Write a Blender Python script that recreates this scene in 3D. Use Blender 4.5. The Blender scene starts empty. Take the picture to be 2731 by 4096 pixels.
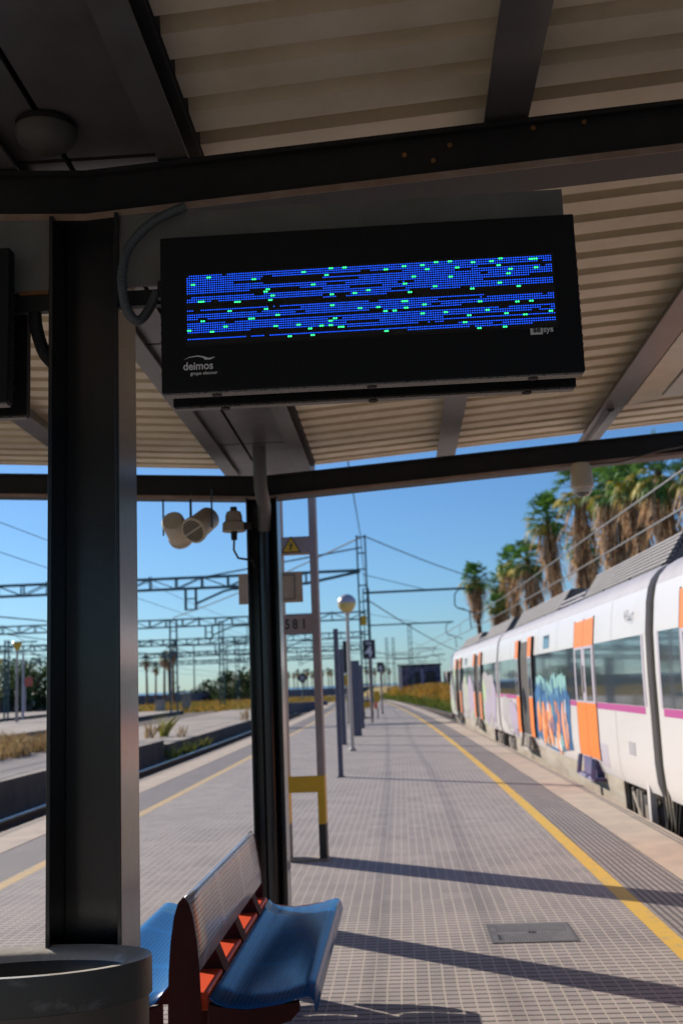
import bpy, bmesh, math, random
from mathutils import Vector, Matrix, Quaternion
random.seed(7)
PI = math.pi
R = math.radians
S = bpy.context.scene
COL = S.collection

# ------------------------------------------------------------------ camera
cam_d = bpy.data.cameras.new('camera')
cam = bpy.data.objects.new('camera', cam_d); COL.objects.link(cam); S.camera = cam
cr = Vector((0.99774879, 0.05473087, -0.03875423))
cu = Vector((0.04696539, -0.1577537, 0.986361))
cf = Vector((-0.04787078, 0.9859606, 0.15996902))
cam.matrix_world = Matrix(((cr.x, cu.x, -cf.x, 0), (cr.y, cu.y, -cf.y, 0), (cr.z, cu.z, -cf.z, 1.6), (0, 0, 0, 1)))
cam_d.sensor_fit = 'VERTICAL'; cam_d.sensor_height = 36; cam_d.lens = 37.5
cam_d.clip_start = 0.05; cam_d.clip_end = 9000
cam_d.dof.use_dof = True; cam_d.dof.focus_distance = 3.15; cam_d.dof.aperture_fstop = 4.0

# ------------------------------------------------------------------ sky and sun
SUN_EL, SUN_AZ = R(26.5), math.atan2(-0.78, 0.63)       # compass angle from +Y towards +X
W = bpy.data.worlds.new('World'); S.world = W; W.use_nodes = True
nt = W.node_tree; nt.nodes.clear()
wo = nt.nodes.new('ShaderNodeOutputWorld'); bg = nt.nodes.new('ShaderNodeBackground')
sky = nt.nodes.new('ShaderNodeTexSky'); sky.sky_type = 'NISHITA'; sky.sun_disc = False
sky.sun_elevation = SUN_EL; sky.sun_rotation = SUN_AZ % (2 * PI)
sky.altitude = 0; sky.air_density = 1.0; sky.dust_density = 0.3; sky.ozone_density = 3.0
bg.inputs['Strength'].default_value = 0.081
tint = nt.nodes.new('ShaderNodeMix'); tint.data_type = 'RGBA'; tint.blend_type = 'MULTIPLY'; tint.inputs[0].default_value = 1.0
tint.inputs[7].default_value = (0.52, 0.765, 1.04, 1)     # cool white balance of the photograph's sky
nt.links.new(sky.outputs[0], tint.inputs[6]); nt.links.new(tint.outputs[2], bg.inputs[0]); nt.links.new(bg.outputs[0], wo.inputs[0])
sl = bpy.data.lights.new('sun', 'SUN'); sl.energy = 4.6; sl.angle = R(0.53); sl.color = (1.0, 0.90, 0.78)
sun = bpy.data.objects.new('sun', sl); COL.objects.link(sun)
sd = Vector((math.sin(SUN_AZ) * math.cos(SUN_EL), math.cos(SUN_AZ) * math.cos(SUN_EL), math.sin(SUN_EL)))
sun.rotation_euler = sd.to_track_quat('Z', 'Y').to_euler(); sun.location = (-20, 15, 20)
S.view_settings.view_transform = 'Standard'; S.view_settings.look = 'None'
S.view_settings.exposure = 0.42; S.view_settings.gamma = 1.0
S.render.engine = 'CYCLES'
S.cycles.max_bounces = 8; S.cycles.diffuse_bounces = 4; S.cycles.glossy_bounces = 4
S.cycles.use_denoising = True; S.cycles.sample_clamp_indirect = 6

# ------------------------------------------------------------------ materials
def mat(name, col, rough=0.6, metal=0.0, var=0.0, scale=6.0, col2=None, bump=0.0, bscale=60.0, spec=0.5, emit=None, es=0.0,
        stretch=(1, 1, 1), detail=5.0, lo=0.35, hi=0.65, coat=0.0, rvar=0.0):
    m = bpy.data.materials.new(name); m.use_nodes = True
    n, l = m.node_tree.nodes, m.node_tree.links
    p = n['Principled BSDF']
    p.inputs['Base Color'].default_value = (*col, 1); p.inputs['Roughness'].default_value = rough
    p.inputs['Metallic'].default_value = metal; p.inputs['Specular IOR Level'].default_value = spec
    p.inputs['Coat Weight'].default_value = coat; p.inputs['Coat Roughness'].default_value = 0.18 if coat > 0.9 else (0.03 if coat > 0.45 else 0.22)
    if emit: p.inputs['Emission Color'].default_value = (*emit, 1); p.inputs['Emission Strength'].default_value = es
    if var or col2 or bump or rvar:
        tc = n.new('ShaderNodeTexCoord'); mp = n.new('ShaderNodeMapping'); mp.inputs['Scale'].default_value = stretch
        l.new(tc.outputs['Object'], mp.inputs['Vector'])
    if var or col2:
        t = n.new('ShaderNodeTexNoise'); t.inputs['Scale'].default_value = scale; t.inputs['Detail'].default_value = detail
        t.inputs['Roughness'].default_value = 0.65
        l.new(mp.outputs[0], t.inputs['Vector'])
        r = n.new('ShaderNodeMapRange'); r.inputs['From Min'].default_value = lo; r.inputs['From Max'].default_value = hi
        l.new(t.outputs['Fac'], r.inputs['Value'])
        mx = n.new('ShaderNodeMix'); mx.data_type = 'RGBA'
        l.new(r.outputs[0], mx.inputs[0])
        a = col; b = col2 if col2 else tuple(c * (1 - var) for c in col)
        mx.inputs[6].default_value = (*a, 1); mx.inputs[7].default_value = (*b, 1)
        l.new(mx.outputs[2], p.inputs['Base Color'])
        if rvar:
            rr = n.new('ShaderNodeMapRange'); rr.inputs['To Min'].default_value = rough; rr.inputs['To Max'].default_value = rough + rvar
            l.new(t.outputs['Fac'], rr.inputs['Value']); l.new(rr.outputs[0], p.inputs['Roughness'])
    if bump:
        t2 = n.new('ShaderNodeTexNoise'); t2.inputs['Scale'].default_value = bscale; t2.inputs['Detail'].default_value = 4
        l.new(mp.outputs[0], t2.inputs['Vector'])
        bp = n.new('ShaderNodeBump'); bp.inputs['Strength'].default_value = bump; bp.inputs['Distance'].default_value = 0.02
        l.new(t2.outputs['Fac'], bp.inputs['Height']); l.new(bp.outputs[0], p.inputs['Normal'])
    return m

def leafy(m, f=0.35):
    n, l = m.node_tree.nodes, m.node_tree.links; p = n['Principled BSDF']; o = n['Material Output']
    t = n.new('ShaderNodeBsdfTranslucent'); x = n.new('ShaderNodeMixShader'); x.inputs[0].default_value = f
    if p.inputs['Base Color'].is_linked: l.new(p.inputs['Base Color'].links[0].from_socket, t.inputs[0])
    l.new(p.outputs[0], x.inputs[1]); l.new(t.outputs[0], x.inputs[2]); l.new(x.outputs[0], o.inputs[0])
    return m

def nmath(n, l, op, a, b=None):
    x = n.new('ShaderNodeMath'); x.operation = op
    for i, v in enumerate((a, b)):
        if v is None: continue
        if isinstance(v, (int, float)): x.inputs[i].default_value = v
        else: l.new(v, x.inputs[i])
    return x.outputs[0]

def paving_mat(name, base, base2, joint, dark, pu, pv, ju, jv, rough=0.75):
    """small square pavers on UV metres: pale joints run along v, dark gaps across."""
    m = bpy.data.materials.new(name); m.use_nodes = True
    n, l = m.node_tree.nodes, m.node_tree.links; p = n['Principled BSDF']
    tc = n.new('ShaderNodeTexCoord'); sx = n.new('ShaderNodeSeparateXYZ'); l.new(tc.outputs['UV'], sx.inputs[0])
    wn = n.new('ShaderNodeTexNoise'); wn.inputs['Scale'].default_value = 1.3; l.new(tc.outputs['UV'], wn.inputs['Vector'])
    wob = nmath(n, l, 'MULTIPLY', nmath(n, l, 'SUBTRACT', wn.outputs['Fac'], 0.5), 0.014)
    u = nmath(n, l, 'ADD', sx.outputs[0], wob); v = nmath(n, l, 'ADD', sx.outputs[1], wob)
    fu = nmath(n, l, 'FRACT', nmath(n, l, 'DIVIDE', u, pu)); fv = nmath(n, l, 'FRACT', nmath(n, l, 'DIVIDE', v, pv))
    mu = nmath(n, l, 'LESS_THAN', fu, ju); mv = nmath(n, l, 'LESS_THAN', fv, jv)
    # every tile of pavers has its own tone
    cu_ = nmath(n, l, 'FLOOR', nmath(n, l, 'DIVIDE', u, pu * 3)); cv_ = nmath(n, l, 'FLOOR', nmath(n, l, 'DIVIDE', v, pv * 3))
    cx = n.new('ShaderNodeCombineXYZ'); l.new(cu_, cx.inputs[0]); l.new(cv_, cx.inputs[1])
    wt = n.new('ShaderNodeTexWhiteNoise'); l.new(cx.outputs[0], wt.inputs['Vector'])
    nz = n.new('ShaderNodeTexNoise'); nz.inputs['Scale'].default_value = 0.8; nz.inputs['Detail'].default_value = 7
    nz.inputs['Roughness'].default_value = 0.7
    l.new(tc.outputs['UV'], nz.inputs['Vector'])
    nf = n.new('ShaderNodeMapRange'); nf.inputs['From Min'].default_value = 0.3; nf.inputs['From Max'].default_value = 0.7
    l.new(nmath(n, l, 'ADD', nz.outputs['Fac'], nmath(n, l, 'MULTIPLY', nmath(n, l, 'SUBTRACT', wt.outputs['Value'], 0.5), 0.26)), nf.inputs['Value'])
    def mix(f, a, b):
        x = n.new('ShaderNodeMix'); x.data_type = 'RGBA'; l.new(f, x.inputs[0])
        for i, q in ((6, a), (7, b)):
            if isinstance(q, tuple): x.inputs[i].default_value = (*q, 1)
            else: l.new(q, x.inputs[i])
        return x.outputs[2]
    c = mix(nf.outputs[0], base, base2)
    gr = n.new('ShaderNodeTexNoise'); gr.inputs['Scale'].default_value = 90; l.new(tc.outputs['UV'], gr.inputs['Vector'])
    gm = n.new('ShaderNodeMix'); gm.data_type = 'RGBA'; gm.blend_type = 'MULTIPLY'; gm.inputs[0].default_value = 0.5
    l.new(c, gm.inputs[6]); l.new(gr.outputs['Color'], gm.inputs[7])
    gmv = n.new('ShaderNodeVectorMath'); gmv.operation = 'SCALE'; gmv.inputs['Scale'].default_value = 1.35
    l.new(gm.outputs[2], gmv.inputs[0])
    st = n.new('ShaderNodeTexNoise'); st.inputs['Scale'].default_value = 0.35; st.inputs['Detail'].default_value = 3
    l.new(tc.outputs['UV'], st.inputs['Vector'])
    c = mix(mv, gmv.outputs[0], dark); c = mix(mu, c, joint)
    l.new(c, p.inputs['Base Color']); p.inputs['Roughness'].default_value = rough
    bp = n.new('ShaderNodeBump'); bp.inputs['Strength'].default_value = 0.5; bp.inputs['Distance'].default_value = 0.006
    l.new(nmath(n, l, 'SUBTRACT', 1.0, nmath(n, l, 'MAXIMUM', mu, mv)), bp.inputs['Height']); l.new(bp.outputs[0], p.inputs['Normal'])
    return m

M = {}
M['paving'] = paving_mat('paving', (0.40, 0.35, 0.325), (0.28, 0.25, 0.24), (0.45, 0.395, 0.34), (0.065, 0.056, 0.055), 0.075, 0.075, 0.11, 0.22)
M['tactile'] = paving_mat('tactile', (0.31, 0.27, 0.25), (0.24, 0.21, 0.20), (0.09, 0.08, 0.08), (0.10, 0.09, 0.09), 0.05, 0.2, 0.42, 0.05)
M['edge'] = mat('edge_concrete', (0.52, 0.42, 0.32), 0.8, col2=(0.40, 0.33, 0.27), scale=2.5, bump=0.2, bscale=80)
M['groove'] = mat('edge_groove', (0.17, 0.15, 0.14), 0.9)
M['yellow'] = mat('yellow_paint', (0.68, 0.42, 0.055), 0.65, col2=(0.45, 0.32, 0.14), scale=9, lo=0.5, hi=0.72, detail=9)
M['yellow_old'] = mat('faded_yellow_paint', (0.62, 0.40, 0.14), 0.7, col2=(0.46, 0.36, 0.22), scale=8)
M['concrete'] = mat('concrete', (0.36, 0.32, 0.28), 0.85, col2=(0.22, 0.19, 0.17), scale=1.5, bump=0.3)
M['pale_concrete'] = mat('pale_concrete', (0.44, 0.385, 0.33), 0.85, col2=(0.27, 0.225, 0.18), scale=0.9, bump=0.3, detail=8)
M['dark_wall'] = mat('dark_concrete', (0.16, 0.125, 0.10), 0.9, col2=(0.09, 0.075, 0.065), scale=1.2, bump=0.4)  # darker concrete for the wall faces
M['gravel'] = mat('gravel', (0.30, 0.27, 0.26), 0.95, col2=(0.16, 0.14, 0.135), scale=14, bump=0.8, bscale=25, detail=8)
M['ballast'] = mat('ballast', (0.17, 0.135, 0.11), 0.95, col2=(0.08, 0.065, 0.06), scale=12, bump=1.0, bscale=18, detail=8)
M['soil'] = mat('dry_soil', (0.27, 0.19, 0.11), 0.95, col2=(0.19, 0.17, 0.07), scale=0.6, bump=0.4, bscale=8, detail=9)
M['bank'] = mat('ochre_soil', (0.30, 0.19, 0.05), 0.95, col2=(0.20, 0.17, 0.05), scale=0.5, bump=0.4, bscale=8, detail=9)
M['rail'] = mat('polished_rail', (0.45, 0.47, 0.5), 0.22, 1.0)
M['rail_rust'] = mat('rusty_rail', (0.11, 0.055, 0.03), 0.8, col2=(0.06, 0.035, 0.025), scale=8)
M['sleeper'] = mat('sleeper', (0.22, 0.2, 0.18), 0.9, var=0.4)
M['steel'] = mat('dark_steel_paint', (0.0085, 0.010, 0.0135), 0.34, spec=0.3, var=0.4, scale=22, bump=0.07, bscale=110, lo=0.5, hi=0.75, rvar=0.1, coat=0.91)
M['steel2'] = mat('dark_beam_paint', (0.022, 0.022, 0.024), 0.5, var=0.3, scale=9, spec=0.35)
M['flange'] = mat('rusty_lit_flange', (0.40, 0.30, 0.25), 0.6, col2=(0.28, 0.17, 0.12), scale=5)  # rust tint, lightened like an edge catching light
M['rafter'] = mat('grey_rafter_paint', (0.10, 0.098, 0.10), 0.32, col2=(0.075, 0.065, 0.055), scale=4, lo=0.45, hi=0.8)
M['soffit'] = mat('soffit_metal', (0.15, 0.147, 0.145), 0.36, 0.4, var=0.35, scale=2.5)
M['seam'] = mat('seam', (0.03, 0.028, 0.027), 0.8)
M['sheet'] = mat('cream_roof_sheet', (0.77, 0.69, 0.53), 0.5, col2=(0.64, 0.55, 0.39), scale=2.2, bump=0.05, bscale=30)
M['carrier'] = mat('grey_carrier', (0.20, 0.20, 0.185), 0.6, col2=(0.16, 0.155, 0.14), scale=5)
M['rust'] = mat('rust_edge', (0.28, 0.13, 0.04), 0.8, col2=(0.16, 0.08, 0.03), scale=20)
M['black'] = mat('black_powder_coat', (0.010, 0.011, 0.012), 0.6, spec=0.25)
M['screen'] = mat('black_matrix_board', (0.010, 0.010, 0.012), 0.35)
M['led_off'] = mat('led_unlit', (0.10, 0.09, 0.105), 0.4)
M['led_blue'] = mat('led_blue', (0.02, 0.08, 0.5), 0.4, emit=(0.008, 0.095, 1.0), es=1.7)
M['led_green'] = mat('led_green', (0.05, 0.5, 0.2), 0.4, emit=(0.03, 0.95, 0.25), es=2.2)
M['white_print'] = mat('white_print', (0.85, 0.84, 0.83), 0.6)
M['tray'] = mat('perforated_tray', (0.24, 0.225, 0.21), 0.5, col2=(0.07, 0.07, 0.07), scale=160, detail=0, lo=0.6, hi=0.62)
M['conduit'] = mat('grey_conduit', (0.085, 0.095, 0.105), 0.45)
M['pipe'] = mat('grey_downpipe', (0.13, 0.13, 0.13), 0.5, var=0.3)
M['lampglass'] = mat('opal_plastic', (0.68, 0.66, 0.6), 0.35)
M['dimglass'] = mat('darkened_lamp_glass', (0.06, 0.058, 0.052), 0.6)  # glass tone darkened to match the unlit valley
M['cream'] = mat('cream_plastic', (0.62, 0.55, 0.42), 0.4, var=0.15, scale=6)
M['grille'] = mat('speaker_grille', (0.34, 0.30, 0.23), 0.6)
M['beige'] = mat('beige_panel', (0.46, 0.38, 0.29), 0.6, col2=(0.40, 0.30, 0.21), scale=5)
M['seat_blue'] = None
M['red'] = mat('red_oxide_paint', (0.070, 0.011, 0.009), 0.75, spec=0.3, var=0.25, scale=12)
M['brightred'] = mat('red_and_sunlit_red', (0.86, 0.09, 0.02), 0.45, var=0.1)  # holds the bench beam's sunlight in its colour; plain red elsewhere
M['bin_top'] = mat('chipped_lit_bin_rim', (0.50, 0.48, 0.44), 0.4, spec=0.7, col2=(0.66, 0.64, 0.6), scale=16, lo=0.56, hi=0.66, bump=0.06, bscale=50)  # paler base stands for light the rim catches; flecks are chips
M['bin_band'] = mat('bin_band', (0.075, 0.078, 0.072), 0.42, col2=(0.14, 0.14, 0.14), scale=7, lo=0.58, hi=0.66, stretch=(1, 1, 2))
M['bin_body'] = mat('bin_body', (0.135, 0.12, 0.105), 0.45, 0.3, var=0.3, scale=5)
M['bin_in'] = mat('bin_liner', (0.02, 0.022, 0.026), 0.35)
M['cover'] = mat('iron_cover', (0.22, 0.205, 0.195), 0.6, 0.3, var=0.3, scale=10)
M['cover_rib'] = mat('iron_cover_rib', (0.15, 0.14, 0.13), 0.6, 0.3)
M['mast'] = mat('grey_mauve_mast_paint', (0.30, 0.255, 0.25), 0.6, col2=(0.25, 0.20, 0.185), scale=4)
M['hazard'] = mat('hazard_yellow', (0.62, 0.37, 0.015), 0.5, var=0.15)
M['hazblack'] = mat('hazard_black', (0.02, 0.02, 0.02), 0.5)
M['galv'] = mat('hazy_blue_galvanised', (0.055, 0.12, 0.155), 0.6, 0.2, var=0.25, scale=2)  # blue of distant haze mixed into the steel colour
M['wire'] = mat('contact_wire', (0.20, 0.19, 0.18), 0.5, 0.4)
M['wire_dark'] = mat('feeder_wire', (0.06, 0.085, 0.11), 0.6)
M['bluepost'] = mat('blue_grey_post', (0.105, 0.115, 0.165), 0.5, var=0.2)
M['polewhite'] = mat('pale_lamp_pole', (0.55, 0.51, 0.45), 0.4, var=0.15)
M['globe_top'] = mat('silvered_globe', (0.50, 0.46, 0.50), 0.3, 0.25)
M['globe_low'] = mat('yellowed_globe', (0.60, 0.46, 0.16), 0.3)
M['signblack'] = mat('sign_black', (0.018, 0.02, 0.026), 0.4)
M['signwhite'] = mat('sign_white', (0.72, 0.68, 0.72), 0.5)
M['tr_white'] = mat('train_white', (0.66, 0.635, 0.62), 0.32, col2=(0.58, 0.545, 0.52), scale=0.9, coat=0.3, lo=0.5, hi=0.8, detail=8, stretch=(1, .5, 2))
M['tr_grey'] = mat('train_grey', (0.40, 0.38, 0.40), 0.45, var=0.15, scale=2)
M['tr_roof'] = mat('train_roof_rib', (0.20, 0.185, 0.185), 0.6, var=0.2, scale=2)
M['tr_dark'] = mat('train_underframe', (0.022, 0.02, 0.018), 0.7, col2=(0.06, 0.045, 0.035), scale=9)
M['tr_metal'] = mat('dusty_metal', (0.30, 0.26, 0.22), 0.6, 0.3, var=0.3)
M['tr_skirt'] = mat('dirty_skirt', (0.42, 0.37, 0.30), 0.7, col2=(0.30, 0.25, 0.19), scale=1.6, stretch=(1, .6, 3))
M['glass'] = mat('dark_train_glass', (0.055, 0.075, 0.088), 0.06, spec=0.9, coat=0.6)
M['purple'] = mat('purple_stripe', (0.42, 0.055, 0.24), 0.4)
M['orange'] = mat('orange_door', (0.88, 0.21, 0.015), 0.4, var=0.08)
M['salmon'] = mat('faded_orange', (0.86, 0.27, 0.09), 0.45, var=0.1)
M['mullion'] = mat('lilac_grey_frame', (0.46, 0.42, 0.48), 0.4)
M['bellows'] = mat('rubber_bellows', (0.12, 0.11, 0.09), 0.22, spec=0.7)
M['g_orange'] = mat('spray_orange', (0.84, 0.24, 0.025), 0.5, col2=(0.74, 0.36, 0.20), scale=3)
M['g_blue'] = mat('spray_blue', (0.012, 0.12, 0.30), 0.5)
M['g_teal'] = mat('spray_teal', (0.20, 0.42, 0.40), 0.5)
M['g_green'] = mat('spray_pale_green', (0.34, 0.50, 0.22), 0.55, col2=(0.42, 0.42, 0.36), scale=2)
M['g_grey'] = mat('spray_grey', (0.30, 0.27, 0.29), 0.55, col2=(0.40, 0.38, 0.38), scale=2)
M['g_pink'] = mat('spray_mauve', (0.36, 0.30, 0.40), 0.55)
M['step'] = mat('scrawled_step', (0.16, 0.09, 0.19), 0.6, col2=(0.04, 0.07, 0.17), scale=7, detail=2)
M['trunk'] = mat('palm_trunk', (0.20, 0.135, 0.09), 0.9, var=0.5, scale=6, stretch=(1, 1, 4))
M['dead'] = mat('dead_frond', (0.62, 0.42, 0.24), 0.85, col2=(0.27, 0.165, 0.10), scale=2.2, detail=2)
M['frond'] = mat('palm_frond', (0.15, 0.30, 0.045), 0.5, col2=(0.05, 0.15, 0.04), scale=1.3, detail=2)
M['frond_y'] = mat('yellowing_frond', (0.52, 0.38, 0.045), 0.6, col2=(0.22, 0.26, 0.04), scale=2)
M['leaf'] = mat('tree_leaf', (0.075, 0.12, 0.03), 0.6, col2=(0.022, 0.048, 0.018), scale=0.7, detail=3)
M['leaf_far'] = mat('far_leaf', (0.075, 0.095, 0.055), 0.7, col2=(0.035, 0.05, 0.04), scale=0.6)
M['bark'] = mat('bark', (0.12, 0.09, 0.07), 0.9, var=0.4)
M['straw'] = mat('straw_grass', (0.52, 0.37, 0.17), 0.8, col2=(0.30, 0.19, 0.08), scale=1.5, detail=3)
M['ochre'] = mat('ochre_grass', (0.56, 0.31, 0.055), 0.8, col2=(0.36, 0.25, 0.05), scale=0.35, detail=3)
M['green_grass'] = mat('green_grass', (0.20, 0.24, 0.035), 0.8, col2=(0.11, 0.15, 0.03), scale=1)
M['weed'] = mat('yellow_weed', (0.46, 0.40, 0.07), 0.7, col2=(0.22, 0.26, 0.05), scale=3)
M['mural'] = mat('mural_wall', (0.05, 0.055, 0.12), 0.7, col2=(0.17, 0.145, 0.21), scale=1.1, detail=3, lo=0.42, hi=0.55)
M['render_white'] = mat('white_render', (0.66, 0.62, 0.58), 0.8, var=0.1)
M['wall_grey'] = mat('grey_boundary_wall', (0.33, 0.31, 0.32), 0.85, var=0.25, scale=0.7)
M['wall_paint'] = mat('painted_boundary_wall', (0.13, 0.125, 0.17), 0.85, col2=(0.24, 0.19, 0.18), scale=0.9, detail=6)
M['car_blue'] = mat('car_blue', (0.05, 0.13, 0.25), 0.3, coat=0.5)
M['car_grey'] = mat('car_grey', (0.35, 0.38, 0.42), 0.3, coat=0.5)
M['redsign'] = mat('red_sign', (0.55, 0.12, 0.10), 0.5)
M['lamp_yellow'] = mat('lamp_yellow', (0.62, 0.40, 0.05), 0.4)
M['pole_far'] = mat('far_lamp_pole', (0.38, 0.31, 0.28), 0.6)
M['sea'] = mat('sea_water', (0.06, 0.12, 0.17), 0.25)

for k_ in ('frond', 'frond_y', 'dead', 'leaf', 'leaf_far', 'straw', 'ochre', 'green_grass', 'weed'): leafy(M[k_], 0.3)

def seat_mat(name, ca, cb, metal):
    m = bpy.data.materials.new(name); m.use_nodes = True
    n, l = m.node_tree.nodes, m.node_tree.links; p = n['Principled BSDF']
    tc = n.new('ShaderNodeTexCoord'); sx = n.new('ShaderNodeSeparateXYZ'); l.new(tc.outputs['UV'], sx.inputs[0])
    u = nmath(n, l, 'DIVIDE', sx.outputs[0], 0.018); v = nmath(n, l, 'DIVIDE', sx.outputs[1], 0.018)
    fu = nmath(n, l, 'SUBTRACT', nmath(n, l, 'FRACT', u), 0.5); fv = nmath(n, l, 'SUBTRACT', nmath(n, l, 'FRACT', v), 0.5)
    d = nmath(n, l, 'ADD', nmath(n, l, 'MULTIPLY', fu, fu), nmath(n, l, 'MULTIPLY', fv, fv))
    hole = nmath(n, l, 'LESS_THAN', d, 0.075)
    # no holes near the sheet's rim and the welded ribs (v in metres along the bench)
    sv = nmath(n, l, 'MODULO', nmath(n, l, 'ADD', sx.outputs[1], 0.03), 0.62)
    band = nmath(n, l, 'GREATER_THAN', sv, 0.07)
    ub = nmath(n, l, 'MULTIPLY', nmath(n, l, 'GREATER_THAN', sx.outputs[0], 0.04), nmath(n, l, 'LESS_THAN', sx.outputs[0], 0.37))
    hole = nmath(n, l, 'MULTIPLY', nmath(n, l, 'MULTIPLY', hole, band), ub)
    nz = n.new('ShaderNodeTexNoise'); nz.inputs['Scale'].default_value = 5; nz.inputs['Detail'].default_value = 6
    l.new(tc.outputs['UV'], nz.inputs['Vector'])
    mx = n.new('ShaderNodeMix'); mx.data_type = 'RGBA'; l.new(nz.outputs['Fac'], mx.inputs[0])
    mx.inputs[6].default_value = (*ca, 1); mx.inputs[7].default_value = (*cb, 1); p.inputs['Metallic'].default_value = metal
    m2 = n.new('ShaderNodeMix'); m2.data_type = 'RGBA'; l.new(hole, m2.inputs[0]); l.new(mx.outputs[2], m2.inputs[6])
    m2.inputs[7].default_value = (0.006, 0.02, 0.05, 1) if metal == 0 else (0.10, 0.10, 0.11, 1)
    l.new(m2.outputs[2], p.inputs['Base Color'])
    p.inputs['Roughness'].default_value = 0.24; p.inputs['Specular IOR Level'].default_value = 0.75 if metal else 0.35
    return m
M['seat_blue'] = seat_mat('perforated_blue_seat', (0.007, 0.115, 0.37), (0.012, 0.15, 0.42), 0.0)
M['seat_grey'] = seat_mat('perforated_grey_back', (0.62, 0.61, 0.62), (0.52, 0.52, 0.54), 0.25)

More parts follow.
